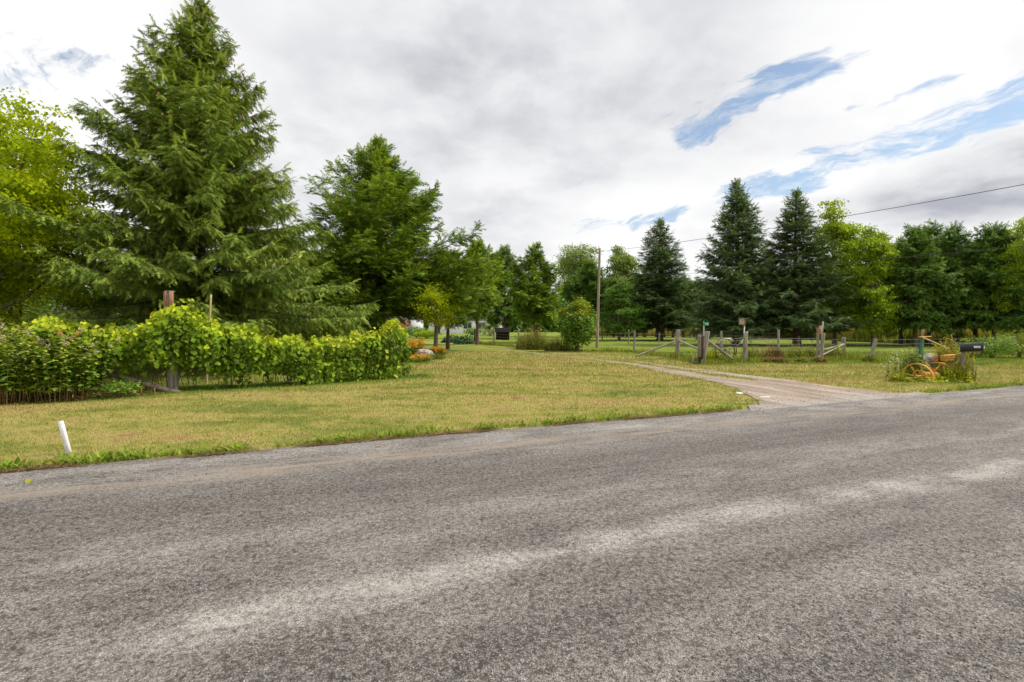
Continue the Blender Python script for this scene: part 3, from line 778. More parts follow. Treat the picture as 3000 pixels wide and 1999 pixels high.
egg = lambda f: (min(1, .55+1.6*f) if f < .3 else max(1-((f-.3)/.7)**1.6, 0)**.8)
spire = lambda f: (min(1, .7+1.5*f) if f < .2 else (1-(f-.2)/.8)**.62)
column = lambda f: (min(1, .6+1.5*f) if f < .28 else (1-((f-.28)/.72)**1.8)*.98+.02)
make_cedar('bigcedar', 21, 9.7, 4.5, 1.45, 215, .25, M_CEDAR, skirt, 3, .16, 1.25, .02, .175, 8, r0=.2)
make_cedar('cedar', 22, 8.6, 2.5, 2.2, 150, .33, M_CEDAR, egg, 1, .15, 1.15, .12, .17, 7)
make_cedar('cedarb', 23, 8.8, 2.7, 1.75, 140, .33, M_CEDAR, ovate, 2, .12, 1.1, .14, .17, 7)
make_cedar('hemlock', 24, 9.2, 3.0, 1.9, 150, .36, M_CEDARD, spire, 1, -.10, .95, .34, .18, 7, planar=.7)
make_cedar('hemlockb', 26, 9.2, 2.8, 1.8, 140, .35, M_CEDARD, ovate, 2, -.05, 1.0, .26, .19, 7, planar=.6)
make_cedar('rowtree', 25, 8.6, 2.9, 2.5, 110, .40, M_CEDARD, column, 1, .0, .95, .2, .24, 6, planar=.6, bark=M_BARK, r0=.2)
plant_tree('cedar_tree', 'cedarb', 'smaller cedar filling in between the big spruce and the broad cedar', GX(900, 25), rz=2.6, sc=(1.0, 1.0, .62))
plant_tree('cedar_tree', 'bigcedar', 'broad airy cedar with several stems beside the shaggy spruce', GX(1106, 30), rz=.4, sc=(1.62, 1.62, 1.36))

# broadleaf trees: lobes of leaf clusters on limbs
def make_broad(key, seed, H, lobes, mat, bark, leaf=.11, per=34, dens=1., tmpl=LEAF2, r0=.16, flat=.6, crad=.5, droop=.3):
    """lobes: list of (x, y, z, radius)"""
    rng = np.random.default_rng(seed); wood, fol = MB(), MB()
    path = lambda z: (.12*math.sin(z*.35), .10*math.sin(z*.3+1.))
    zmin = min(l[2]-l[3] for l in lobes)
    for lx, ly, lz, lr in lobes:
        zs = max(.9, min(lz-lr*.6, H*.72)*rng.uniform(.55, .9)); s0 = np.array([*path(zs), zs]); e0 = np.array([lx, ly, lz])
        mid = s0*.45+e0*.55+np.array([0, 0, -.12*np.linalg.norm(e0-s0)])
        pts = [s0, s0*.7+mid*.3, mid, mid*.4+e0*.6, e0]
        wood.tube(pts, np.linspace(r0*.42, .022, 5), 5, .08, rng, False)
        nc = int(dens*lr*lr*17)
        dirn = norm(rng.normal(0, 1, (nc, 3))); rad = lr*(.35+.68*rng.random(nc)**.45)*(1+.22*np.sin(dirn[:, 0]*5+lx*3)*np.sin(dirn[:, 1]*4+ly)*np.sin(dirn[:, 2]*5))
        cc = e0+dirn*rad[:, None]*np.array([1, 1, .86])
        for c in cc[::2]:
            st_ = e0+(c-e0)*.15
            wood.tube([st_, (st_+c)/2+[0, 0, .06], c], [.018, .011, .004], 3, 0, None, False)
        idx = np.repeat(np.arange(nc), per); m_ = len(idx)
        off = rng.normal(0, crad*.55, (m_, 3))*np.array([1, 1, flat])
        pos = cc[idx]+off
        az = rng.random(m_)*6.28
        yd = np.c_[np.cos(az), np.sin(az), -droop-.5*rng.random(m_)]
        zn = norm(rng.normal(0, .5, (m_, 3))+[0, 0, 1.])
        rv = np.clip(.45*rng.random(m_)+.25*rng.random(nc)[idx]+.30*rng.random(m_)**3+.02, 0, 1)
        fol.add(*scatter(*tmpl, pos, yd, zn, leaf*rng.uniform(.7, 1.3, m_), rv))
    proto(key, trunk_mesh(rng, H*.82, r0, path, 1.4, 8, .85), wood, fol, bark, mat)
def lobeset(seed, n, cx, cz, rx, rz, r, ry=None):
    g = np.random.default_rng(seed); out = []
    for i_ in range(n):
        d_ = norm(g.normal(0, 1, 3)); k_ = g.uniform(.45, .95)
        out.append((cx+d_[0]*rx*k_, d_[1]*(ry or rx)*k_, cz+d_[2]*rz*k_, r*g.uniform(.75, 1.2)))
    return out
make_broad('ash', 31, 11.5, lobeset(31, 22, 0, 6.0, 4.0, 4.6, 1.6), M_LIME, M_BARKL, .16, 55, 1.25, LEAF2, .2, .5, .5, .55)
def crownset(seed, spec):
    g_ = np.random.default_rng(seed); out = []
    for z, rx, n in spec:
        for q in range(n):
            a = g_.random()*6.28; r_ = rx*g_.uniform(.35, 1.); out.append((math.cos(a)*r_, math.sin(a)*r_, z+g_.normal(0, .35), g_.uniform(.55, 1.05)))
    return out
MAPLE1 = crownset(32, [(2.6, 1.6, 4), (3.9, 1.9, 6), (5.3, 1.8, 6), (6.7, 1.6, 5), (8.1, 1.5, 5), (9.4, 1.3, 5), (10.5, .8, 3)])
MAPLE2 = crownset(33, [(1.9, 1.9, 4), (3.1, 2.4, 7), (4.4, 2.5, 7), (5.7, 2.2, 7), (7.0, 1.9, 6), (8.2, 1.2, 4), (9.0, .6, 2)])
make_broad('maple', 32, 11., MAPLE1, M_MAPLE, M_BARKL, .20, 44, 1.3, LEAF2, .17, .45, .5, .5)
make_broad('maplewide', 33, 9.6, MAPLE2, M_MAPLE, M_BARKL, .20, 44, 1.3, LEAF2, .17, .45, .5, .5)
make_broad('elm', 34, 14., lobeset(34, 13, 0, 9.0, 3.2, 4.2, 1.7), M_PALE, M_BARKL, .24, 30, .9, LEAF2, .2, .55, .7, .4)
make_broad('bushtree', 35, 4.6, lobeset(35, 9, 0, 3.0, 1.5, 1.4, .95), M_DARKWOOD, M_BARKL, .13, 30, 1.1, LEAF2, .1, .7, .45, .4)

plant_tree('ash_tree', 'ash', 'bright lime-green leafy tree rising behind the pink flowering bush', GX(-80, 14.0), rz=.5, sc=(.8, .8, .79))
plant_tree('lime_bush', 'bushtree', 'low lime-green bushy tree beneath the tall lime-green tree', GX(45, 16.5), rz=.4, sc=(1.0, 1.0, .95), crown_mat=M_LIME)
plant_tree('lime_bush', 'bushtree', 'lime-green bushy tree behind the pink flowering bushes', GX(-60, 14.6), rz=3.4, sc=(.8, .8, .95), crown_mat=M_LIME)
plant_tree('leafy_tree', 'bushtree', 'dark leafy tree under the outer boughs of the lime-green tree', GX(95, 25), rz=2.)
# small twin-stemmed tree by the rock
make_broad('smalltree', 36, 3.5, lobeset(36, 9, 0, 2.45, 1.0, .9, .62), M_LIME, M_BARKL, .085, 40, 2.0, LEAF2, .10, .8, .28, .4)
plant_tree('small_tree', 'smalltree', 'small leafy tree with short trunk beside the boulder and orange flowers', G(1281, 1041), rz=1.1, sc=(1.35, 1.35, 1.15))

def cpx(px, d): return GX(px, d)
plant_tree('cedar_tree', 'cedar', 'yellow-green cedar standing just behind the small leafy tree', cpx(1312, 33), rz=.9, sc=(.8, .8, .76), crown_mat=M_CEDARY)
plant_tree('cedar_tree', 'cedar', 'cedar with bare grey trunk growing in the wire fence near the white house', cpx(1398, 41), rz=2.2, sc=(.88, .88, 1.0))
plant_tree('cedar_tree', 'hemlock', 'dark cedar peeping up behind two lighter cedars near the hut', cpx(1478, 62), rz=.2, sc=(1.05, 1.05, 1.26))
plant_tree('cedar_tree', 'cedarb', 'dense cedar with branches hanging low over the dark hut', cpx(1568, 46), rz=3.4, sc=(1.05, 1.05, 1.05))
plant_tree('cedar_tree', 'cedar', 'dark cedar behind the round shrub with yellow top', cpx(1726, 56), rz=5.1, sc=(1.06, 1.06, 1.02), crown_mat=M_CEDARD)
plant_tree('elm_tree', 'elm', 'pale airy deciduous tree rising behind the cedars, nearest the utility pole top', cpx(1690, 74), rz=1.2, sc=(1.1, 1.1, 1.06))
plant_tree('maple_tree', 'maplewide', 'rounded pale green tree behind the utility pole and beside the lone dark spruce', cpx(1822, 72), rz=4., sc=(1.35, 1.35, 1.38), crown_mat=M_PALE)
plant_tree('leafy_tree', 'maplewide', 'low spreading green tree with dark trunk just past the utility pole', cpx(1816, 52), rz=1.4, sc=(.86, .86, .68), crown_mat=M_CEDARD)

make_spruce('bluespruce', 12, 13.6, 3.8, 1.4, 250, .34, M_BLUE, .80, .32, -.08, .17, 7, r0=.24)
make_spruce('bluespruceb', 13, 13.6, 4.0, 1.5, 230, .34, M_BLUE, .86, .32, -.08, .18, 7, lambda az, f: 1+.18*math.sin(az*2+f*11), r0=.24)
plant_tree('spruce_tree', 'bluespruceb', 'lone dark spruce with visible trunk between utility pole and green number sign', cpx(1934, 54), rz=.3, sc=(1.35, 1.35, .99))
plant_tree('spruce_tree', 'bluespruce', 'tallest blue-green spruce, standing behind the grey birdhouse', cpx(2158, 40), rz=1.8, sc=(1.1, 1.1, 1.0))
plant_tree('spruce_tree', 'bluespruceb', 'dark pointed spruce beside the light green maple, behind the red birdhouse', cpx(2332, 40), rz=4.1, sc=(1.2, 1.2, .94))
plant_tree('maple_tree', 'maple', 'tall light green maple next to the pointed spruce', cpx(2448, 41.5), rz=.7, sc=(1.0, 1.0, 1.08))
plant_tree('maple_tree', 'maplewide', 'wide lime-green maple between the tall maple and the dark cedar row', cpx(2556, 38.5), rz=2.9, sc=(.80, .80, .98))
GRP = 'dark cedars in the row right of the maple'
LAB = 'dark green cedar in the close row between the maple and the far ash'
for px, d_, s_, h_, rz in ((2640, 43, .95, 1.02, .4), (2680, 38, 1., 1.0, 1.9), (2722, 41, 1., 1.09, 3.1), (2796, 39, .95, 1.06, 4.4), (2860, 42, .95, .98, 5.2), (2912, 37, 1., 1.0, .9), (2975, 39, 1., .90, 2.3)):
    plant_tree('cedar_tree', 'hemlock' if int(rz*10) % 2 else 'hemlockb', LAB, cpx(px, d_), GRP, rz, (s_*.86, s_*.86, h_))
for px, s_, h_, rz in ((2650, .95, 1.05, 2.), (2700, .9, 1.15, .3), (2762, .95, 1.12, 3.3), (2825, .9, 1.06, 4.), (2885, .95, 1.14, 5.), (2945, .9, 1.02, 1.5)):
    plant_tree('cedar_tree', 'hemlockb', 'dark cedar in the second row, filling gaps behind the front cedars', cpx(px, 49), 'second row of dark cedars', rz, (s_, s_, h_))
plant_tree('ash_tree', 'ash', 'yellow-green ash at the end of the dark cedar row', cpx(3035, 35), rz=2.5, sc=(.62, .62, .92), crown_mat=M_MAPLE)
GRP = 'straight row of dark trees along the meadow'
LAB = 'slender dark tree in the planted row edging the golden meadow'
g = np.random.default_rng(8)
for px in (1750, 1796, 1844, 1866, 1890, 1921, 1948, 1971, 2004, 2032, 2075, 2120, 2213, 2256, 2295, 2346, 2400, 2447, 2508, 2570):
    plant_tree('row_tree', 'rowtree', LAB, cpx(px+g.uniform(-3, 3), 72-g.uniform(0, 3)-(px > 2180)*10), GRP, g.random()*6, (.9, .9, g.uniform(.92, 1.18)))
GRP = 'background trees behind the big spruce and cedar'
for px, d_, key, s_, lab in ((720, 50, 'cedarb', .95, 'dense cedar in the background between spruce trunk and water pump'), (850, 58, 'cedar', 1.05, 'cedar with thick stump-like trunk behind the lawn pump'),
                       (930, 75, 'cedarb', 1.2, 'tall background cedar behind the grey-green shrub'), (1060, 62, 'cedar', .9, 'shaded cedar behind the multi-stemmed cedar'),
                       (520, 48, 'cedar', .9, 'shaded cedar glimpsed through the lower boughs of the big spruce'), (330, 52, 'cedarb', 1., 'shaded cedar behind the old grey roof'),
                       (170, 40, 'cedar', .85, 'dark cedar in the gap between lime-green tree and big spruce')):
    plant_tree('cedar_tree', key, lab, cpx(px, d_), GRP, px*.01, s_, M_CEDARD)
for px, d_, s_, lab in ((770, 82, 1.3, 'dark bush at the far side of the lawn behind the red pump'), (870, 88, 1.25, 'dark bush at the far side of the lawn behind the cedar stump'),
                   (1075, 70, 1.2, 'dark leafy bush behind the stems of the broad cedar'), (660, 70, 1.3, 'dark bush behind the yellow stake'),
                   (1215, 112, 1.6, 'dark bush beside the white shed'), (1445, 84, 1.0, 'dark bush between house and hut')):
    plant_tree('dark_bush', 'bushtree', lab, cpx(px, d_), 'dark bushes in the background', px*.013, s_, cat='bush')

# far woods and meadow
rng = np.random.default_rng(9); mb = MB(); K = 75000
x = rng.uniform(-190, 210, K); top = 9.5+2.5*np.sin(x*.11)+1.5*np.sin(x*.37+1)+np.sin(x*.9)
z = rng.random(K)**.8*top; y = 128+8*np.sin(x*.05)+rng.random(K)*9+1.2*np.sin(x*.6)*np.cos(z)
az = rng.random(K)*6.28
mb.add(*scatter(*LEAF2, np.c_[x, y, z], np.c_[np.cos(az), np.sin(az), rng.normal(-.2, .5, K)], rng.normal(0, .6, (K, 3))+[0, -.9, .6], 1.5*rng.uniform(.6, 1.3, K), rng.random(K)))
solo('distant_woods', mb, M_DARKWOOD, 'distant dark green woods closing off the view behind the meadow', 'woods', kind='stuff')
mb = MB(); K = 60000
mpx = rng.uniform(1690, 3150, K); d0 = np.interp(mpx, [1690, 2000, 2250, 2450, 2600, 3000, 3150], [82, 76, 64, 53, 47, 43, 42]); y2 = d0+rng.random(K)**1.8*32; x2 = (mpx-CX)/FPX*y2
az = rng.random(K)*6.28; tl = rng.uniform(0, .35, K)
mb.add(*scatter(*STRAP, np.c_[x2, y2, np.zeros(K)], np.c_[np.cos(az)*tl, np.sin(az)*tl, np.ones(K)], np.c_[np.cos(az), np.sin(az), np.zeros(K)],
                np.c_[.03+.05*rng.random(K), .7+.8*rng.random(K), .6*np.ones(K)], np.clip(.1+.5*rng.random(K)+.3*np.sin(x2*.3), 0, 1)))
solo('meadow', mb, M_MEADOW, 'tall golden meadow grass beyond the row of trees', 'meadow', kind='stuff')

mb = MB(); K = 9000; mpx = rng.uniform(2480, 3150, K); y2 = np.interp(mpx, [2480, 2650, 3150], [50, 44, 40])+rng.random(K)*4; x2 = (mpx-CX)/FPX*y2; az = rng.random(K)*6.28; tl = rng.uniform(0, .5, K)
mb.add(*scatter(*STRAP, np.c_[x2, y2, np.zeros(K)], np.c_[np.cos(az)*tl, np.sin(az)*tl, np.ones(K)], np.c_[np.cos(az), np.sin(az), np.zeros(K)], np.c_[.05+.06*rng.random(K), (.5+.8*rng.random(K))*(1+.4*np.sin(mpx*.05)), .6*np.ones(K)], rng.random(K)))
solo('wild_growth', mb, M_WEED, 'green wild growth between the dark cedar trunks and the meadow', 'weeds', kind='stuff')
# ------------------------------------------------------------------ shrubs, plants
def shrub(name, label, loc, rx, h, mat, leaf, n, seed, cat='bush', group=None, stems=6, tmpl=LEAF2, z0=.1, ry=None, lump=.25, top_mat=None, stemmat=None, shape='round'):
    rng = np.random.default_rng(seed); loc = ground(loc); o = thing(name, label, cat, loc, group)
    f = MB(); w = MB(); ry = ry or rx
    dirn = norm(rng.normal(0, 1, (n, 3))); rad = (.25+.75*rng.random(n)**.4)
    rad *= 1+lump*np.sin(dirn[:, 0]*4+seed)*np.sin(dirn[:, 2]*5+seed*2)+.15*np.sin(dirn[:, 1]*7+dirn[:, 2]*6)
    hz = (h-z0)/2
    pos = np.c_[dirn[:, 0]*rx*rad, dirn[:, 1]*ry*rad, z0+hz+dirn[:, 2]*hz*rad]
    if shape == 'vase': pos[:, :2] *= (.45+.65*pos[:, 2:3]/h)
    pos += rng.normal(0, .04*rx, (n, 3)); pos[:, 2] = np.maximum(pos[:, 2], .03)
    az = rng.random(n)*6.28
    yd = np.c_[np.cos(az), np.sin(az), rng.uniform(-.6, .5, n)]; zn = norm(dirn*.7+rng.normal(0, .5, (n, 3))+[0, 0, .7])
    topm = (pos[:, 2] > h*.70) & (np.abs(np.sin(pos[:, 0]*2.3/rx+1.))*rng.random(n) > .22) if top_mat else np.zeros(n, bool)
    sc = leaf*rng.uniform(.7, 1.3, n); rv = np.clip(rng.random(n)*.85+.1*np.sin(pos[:, 0]*9), 0, 1)
    lo = np.array(loc)
    f.add(*scatter(*tmpl, pos[~topm]+lo, yd[~topm], zn[~topm], sc[~topm], rv[~topm]))
    for s_ in range(stems):
        a = s_*2.4+rng.random(); q = np.array([math.cos(a)*rx*.55*rng.random(), math.sin(a)*ry*.55*rng.random(), h*rng.uniform(.55, .85)])
        w.tube([lo+[q[0]*.12, q[1]*.12, -.05], lo+[q[0]*.4, q[1]*.4, q[2]*.45], lo+q], [.012+.012*h, .008+.008*h, .004], 4, 0, None, False)
    part('stems', w, stemmat or M_STEMD, o)
    part('foliage', f, mat, o)
    if top_mat and topm.any():
        g_ = MB(); g_.add(*scatter(*tmpl, pos[topm]+lo, yd[topm], zn[topm], sc[topm], rv[topm])); part('yellowing_leaves', g_, top_mat, o)
    return o

shrub('round_shrub', 'tall round green shrub with yellowing top beside the utility pole', G(1690, 1033), 1.08, 3.2, M_BUSH, .15, 7500, 41, top_mat=M_BUSHY, stems=9, lump=.12, z0=.2)
shrub('grey_shrub', 'grey-green shrub with short trunk on the far lawn', GX(980, 63), 2.1, 2.6, M_GREY, .22, 1800, 42, z0=.6)
shrub('yellow_shrub', 'low yellow-green shrub beside the grey-green shrub', GX(1004, 66), 1.0, 1.5, M_LIME, .2, 500, 43)
for px, py, rx, h, mt, lab in ((1160, 990, 1.6, 1.6, M_BUSH, 'dark rounded bush in front of the rusty-red shed'), (1220, 991, 1.4, 1.5, M_BUSH, 'rounded green bush in front of the white shed'),
                          (1248, 993, 1.6, 1.1, M_MAPLE, 'low yellow-green bush behind the small tree'), (1435, 985, 2.2, 1.9, M_WEED, 'leafy green bush against the white house wall'),
                          (1385, 983, 1.5, 1.4, M_BUSH, 'low green bush under the house windows')):
    shrub('garden_bush', lab, G(px, py), rx, h, mt, .24, 900, px, group='bushes in front of the house')
for k_, (px, py, lab) in enumerate(((1328, 1006, 'dark hosta clump closer to the small tree'), (1368, 1009, 'dark hosta clump closer to the wire fence'))):
    rng = np.random.default_rng(50+k_); b0 = ground(G(px, py)); o = thing('hosta', lab, 'plant', b0, 'dark hostas beside the driveway'); f = MB(); n = 520
    dirn = norm(rng.normal(0, 1, (n, 3))*[1, .8, .8]); dirn[:, 2] = np.abs(dirn[:, 2]); pos = dirn*[1.1, .9, .85]*(.6+.4*rng.random((n, 1)))
    f.add(*scatter(*LEAF4, pos+np.array(b0), np.c_[dirn[:, :2], -.5*np.ones(n)], norm(dirn+[0, 0, .6]), .28*rng.uniform(.7, 1.2, n), rng.random(n)))
    w = MB()
    for a in np.linspace(0, 6.28, 9): w.tube([b0, b0+Vector((math.cos(a)*.4, math.sin(a)*.4, .45))], [.02, .01], 4)
    part('stems', w, M_BUSH, o); part('foliage', f, M_HOSTA, o)

def weed_patch(name, label, loc, rx, h, mat, seed, n=260, ry=None, cat='weeds', group=None, seedmat=None, strap=.6, width=.012, leafl=.09, lean=.35):
    """upright stalks with leaves and blades"""
    rng = np.random.default_rng(seed); b0 = np.array(ground(loc)); o = thing(name, label, cat, b0, group); ry = ry or rx
    a = rng.random(n)*6.28; rr = np.sqrt(rng.random(n)); base = np.c_[np.cos(a)*rr*rx, np.sin(a)*rr*ry, np.zeros(n)]+b0
    hh = h*(1-.45*rr**2)*rng.uniform(.55, 1.1, n); az = rng.random(n)*6.28; tl = lean*rng.random(n)
    dr = norm(np.c_[np.cos(az)*tl, np.sin(az)*tl, np.ones(n)])
    f = MB(); nb_ = int(n*strap)
    f.add(*scatter(*STRAP, base[:nb_], dr[:nb_], np.c_[np.cos(az), np.sin(az), np.zeros(n)][:nb_], np.c_[np.full(nb_, width*1.6), hh[:nb_], hh[:nb_]], rng.random(nb_)))
    m_ = n-nb_; k_ = 11
    w = MB()
    for q in range(nb_, n): w.tube([base[q]-[0, 0, .03], base[q]+dr[q]*hh[q]], [.005+.002*h, .002], 3, 0, None, False, .5)
    if m_:
        idx = np.repeat(np.arange(nb_, n), k_); tt = np.tile((np.arange(k_)+1)/k_, m_)*.95; az2 = rng.random(len(idx))*6.28
        pos = base[idx]+dr[idx]*(hh[idx]*tt)[:, None]
        f.add(*scatter(*LEAF2, pos, np.c_[np.cos(az2), np.sin(az2), rng.uniform(-.3, .7, len(idx))], np.tile((0, 0, 1.), (len(idx), 1))+rng.normal(0, .3, (len(idx), 3)), leafl*(1.25-.7*tt)*rng.uniform(.7, 1.3, len(idx)), rng.random(len(idx))))
        part('stalks', w, M_STEMD, o)
    part('foliage', f, mat, o)
    if seedmat:
        s_ = MB(); idx = np.repeat(np.arange(nb_, n)[::2], 12); m2 = len(idx)
        s_.add(*scatter(*LEAF2, base[idx]+dr[idx]*hh[idx][:, None]+rng.normal(0, .035+.02*h, (m2, 3)), rng.normal(0, 1, (m2, 3)), rng.normal(0, 1, (m2, 3)), .05*rng.uniform(.6, 1.3, m2), rng.random(m2)))
        part('flower_heads', s_, seedmat, o)['kind'] = 'stuff'
    return o
weed_patch('weed_patch', 'tall weedy patch with dry brown seed heads beside the round shrub', G(1560, 1026), 1.1, 1.55, M_WEED, 60, 520, 1.0, seedmat=M_DRY, leafl=.13)
weed_patch('weed_patch', 'leafy weeds filling the gap between seed-head patch and round shrub', G(1632, 1031), .85, 1.0, M_WEED, 61, 380, .7, leafl=.12)

# ------------------------------------------------------------------ vine-covered fence
PXS = np.array([-420, 0, 120, 250, 340, 420, 470, 500, 530, 590, 640, 700, 760, 850, 950, 1050, 1100, 1150, 1185])
TOPY = np.array([925, 935, 945, 962, 978, 965, 920, 900, 905, 935, 962, 958, 985, 997, 1000, 990, 972, 945, 985])
BOTY = np.array([1150, 1150, 1140, 1075, 1065, 1070, 1080, 1070, 1075, 1075, 1080, 1090, 1095, 1080, 1120, 1122, 1115, 1105, 1090])
hpx = np.array([a for a, _ in HEDGE]); hd = np.array([b for _, b in HEDGE])
rng = np.random.default_rng(70); K = 19000
px = -150+1340*rng.random(K)**.92
dep = np.interp(px, hpx, hd)
zt = CH-(np.interp(px, PXS, TOPY)-HY)/FPX*dep; zb = np.maximum(CH-(np.interp(px, PXS, BOTY)-HY)/FPX*dep, .05)
zt = zt+.05*np.sin(px*.061)+.04*np.sin(px*.15+2)+.03*np.sin(px*.31)
lumpy = .10*np.sin(px*.045)+.07*np.sin(px*.11+1)+.05*np.sin(px*.23)
th = .36+.06*np.sin(px*.03)
r_ = rng.random(K)
a = np.where(r_ < .42, rng.uniform(0, math.pi, K), 0)                    # rounded top
side = np.where(rng.random(K) < .70, -1., 1.)
zs = zb+(zt-th-zb)*rng.random(K)**.68
offn = np.where(r_ < .42, np.cos(a)*(th+.04), side*(th+.02))
z = np.where(r_ < .42, zt-th+np.sin(a)*th, zs)
shell = 1-.55*rng.random(K)**2.2
offn *= shell; z += rng.normal(0, .05, K)+lumpy*.4; offn += rng.normal(0, .05, K)+lumpy*.6*np.sign(offn)
# ragged lower edge: hanging trails
hang_ = (np.sin(px*.09)+np.sin(px*.035+2)+np.sin(px*.21)) > .4
z -= np.where(hang_ & (r_ > .86), rng.random(K)*.5, 0); z = np.maximum(z, .08)
tang = np.array([.88, .475]); nrm = np.array([-.475, .88])
base = np.c_[(px-CX)/FPX*dep, dep]+nrm*offn[:, None]+tang*rng.normal(0, .03, K)[:, None]
P = np.c_[base, z]
outn = np.where((r_ < .42)[:, None], np.c_[nrm[0]*np.cos(a), nrm[1]*np.cos(a), np.sin(a)], np.c_[nrm[0]*side, nrm[1]*side, np.full(K, .25)])
zn = norm(outn+rng.normal(0, .62, (K, 3))+[0, 0, .25])
yd = norm(np.c_[rng.normal(0, .5, (K, 2)), -np.ones(K)*.7]+outn*np.array([.5, .5, .15]))
sc = .074*rng.uniform(.45, 1.55, K)
rv = np.clip(.22*rng.random(K)+.14*rng.random(K)+.68*sst(-.42, .02, z-zt)*rng.random(K)**.5+.25*rng.random(K)**5, 0, 1)  # young leaves limier on top; top light and lower shade painted in too
thin = (px > 240) & (px < 470) & (z < .95) & (rng.random(K) < .55)
keep = ~thin & (px > 190-140*rng.random(K)); 
P, yd, zn, sc, rv, px, side, r_ = (q[keep] for q in (P, yd, zn, sc, rv, px, side, r_))
front = np.where((side < 0) & (r_ >= .42) & (px > 0))[0]
big = front[np.argsort(-sc[front])[:300]]
rest = np.setdiff1d(np.arange(len(P)), big)
b0 = Vector((HP[4][0], HP[4][1], .04))
hedge = thing('vine_hedge', 'leafy green grapevine smothering the old wire fence along the lawn', 'vine', b0)
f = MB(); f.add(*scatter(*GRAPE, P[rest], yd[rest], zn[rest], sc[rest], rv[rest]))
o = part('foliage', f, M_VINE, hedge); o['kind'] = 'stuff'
LM = []
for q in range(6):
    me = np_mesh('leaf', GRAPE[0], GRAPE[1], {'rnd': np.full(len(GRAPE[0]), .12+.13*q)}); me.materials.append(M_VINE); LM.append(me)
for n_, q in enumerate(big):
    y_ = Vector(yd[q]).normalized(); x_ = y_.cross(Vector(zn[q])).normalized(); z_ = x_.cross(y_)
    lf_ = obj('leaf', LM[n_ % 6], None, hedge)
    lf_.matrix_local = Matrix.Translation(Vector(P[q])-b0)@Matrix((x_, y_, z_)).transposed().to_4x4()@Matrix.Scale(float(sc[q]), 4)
w = MB(); rng = np.random.default_rng(71)
for q in range(70):
    pxx = rng.uniform(215, 1180); dd = float(np.interp(pxx, hpx, hd)); b = GX(pxx, dd); zt_ = zat(float(np.interp(pxx, PXS, TOPY)), dd)-.15
    q1 = b+Vector((rng.normal(0, .1), rng.normal(-.1, .12), zt_*.5)); q2 = b+Vector((rng.normal(0, .35), rng.normal(0, .15), zt_))
    w.tube([b+Vector((rng.normal(0, .1), rng.normal(0, .06), 0)), q1, q2], [.010, .007, .004], 4, .1, rng, False)
part('stems', w, M_STEMD, hedge)
for (A, B_p) in (((505, 895), (562, 878)), ((560, 905), (640, 955)), ((530, 880), (600, 930))):        # stray tendrils above the mound
    d0 = 11.7; p0, p1 = W(*A, d0), W(*B_p, d0); w = MB(); pts = [p0.lerp(p1, s_)+Vector((0, 0, .07*math.sin(s_*3.1))) for s_ in np.linspace(0, 1, 6)]
    w.tube(pts, .005, 3, 0, None, False); n = 12; tt = rng.random(n)
    w.add(*scatter(*GRAPE, [tuple(p0.lerp(p1, s_)+Vector((0, 0, .07*math.sin(s_*3.1)))) for s_ in tt], rng.normal(0, 1, (n, 3))-[0, 0, .4], rng.normal(0, .4, (n, 3))+[0, -.5, .6], .06*rng.uniform(.6, 1.2, n), .5+.5*rng.random(n)))
    part('tendril', w, M_VINE, hedge)

def post_mb(b, top, r, n=9, seed=1, taper=.85, slant=.0, jit=.10):
    rng = np.random.default_rng(seed); b, top = Vector(b), Vector(top)
    pts = [b+(top-b)*s_ for s_ in (-.10, .0, .18, .4, .62, .82, .96, 1.)]
    V, F = tube(pts, [r*(1-(1-taper)*max(s_, 0)) for s_ in (-.1, 0, .18, .4, .62, .82, .96, 1.)], n, jit, rng)
    V = V.reshape(-1, 3)
    if slant:
        topm = V[:, 2] > top.z-.05; V[topm, 2] += slant*(V[topm, 0]-top.x)
    return MB().add(V, F, .5)
def rod_mb(p0, p1, r, n=6, sagv=0., k=2):
    p0, p1 = Vector(p0), Vector(p1); k = max(k, 2)
    return MB().tube([p0.lerp(p1, s_)+Vector((0, 0, -sagv*4*s_*(1-s_))) for s_ in np.linspace(0, 1, k)], r, n)
vf = thing('wire_fence', 'old wire fence with rough posts buried under the grapevine', 'fence', ground(GX(700, 12.4)))
part('post', post_mb(ground(GX(508, 11.65)), W(506, 935, 11.65), .115, 10, 1), M_POST, vf)
part('post', post_mb(ground(GX(886, 12.95)), W(893, 1000, 12.95), .05, 6, 2), M_POSTD, vf)
part('post', post_mb(ground(GX(1136, 14.45)), W(1136, 960, 14.45), .10, 8, 3), M_REDWOOD, vf)
part('brace_log', post_mb(W(512, 1150, 11.55), W(262, 1078, 11.0), .075, 8, 4, .8), M_BARKL, vf)
for k_, hz in enumerate((.22, .42, .66, .92, 1.2)):
    w = MB(); pts = []
    for s_ in range(0, 40):
        pxx = 215+(1140-215)*s_/39; dd = float(np.interp(pxx, hpx, hd)); pts.append(tuple(GX(pxx, dd)+Vector((0, 0, hz+.02*math.sin(s_*1.3+k_)))))
    w.tube(pts, .0035, 4, 0, None, False); part('wire', w, M_WIRE, vf)
w = MB()
for s_ in range(62):
    pxx = 215+925*s_/61; dd = float(np.interp(pxx, hpx, hd)); b = GX(pxx, dd); w.tube([b+Vector((0, 0, .2)), b+Vector((.01, 0, .7)), b+Vector((0, 0, 1.2))], .0028, 3, 0, None, False)
part('stay_wires', w, M_WIRE, vf)['kind'] = 'stuff'
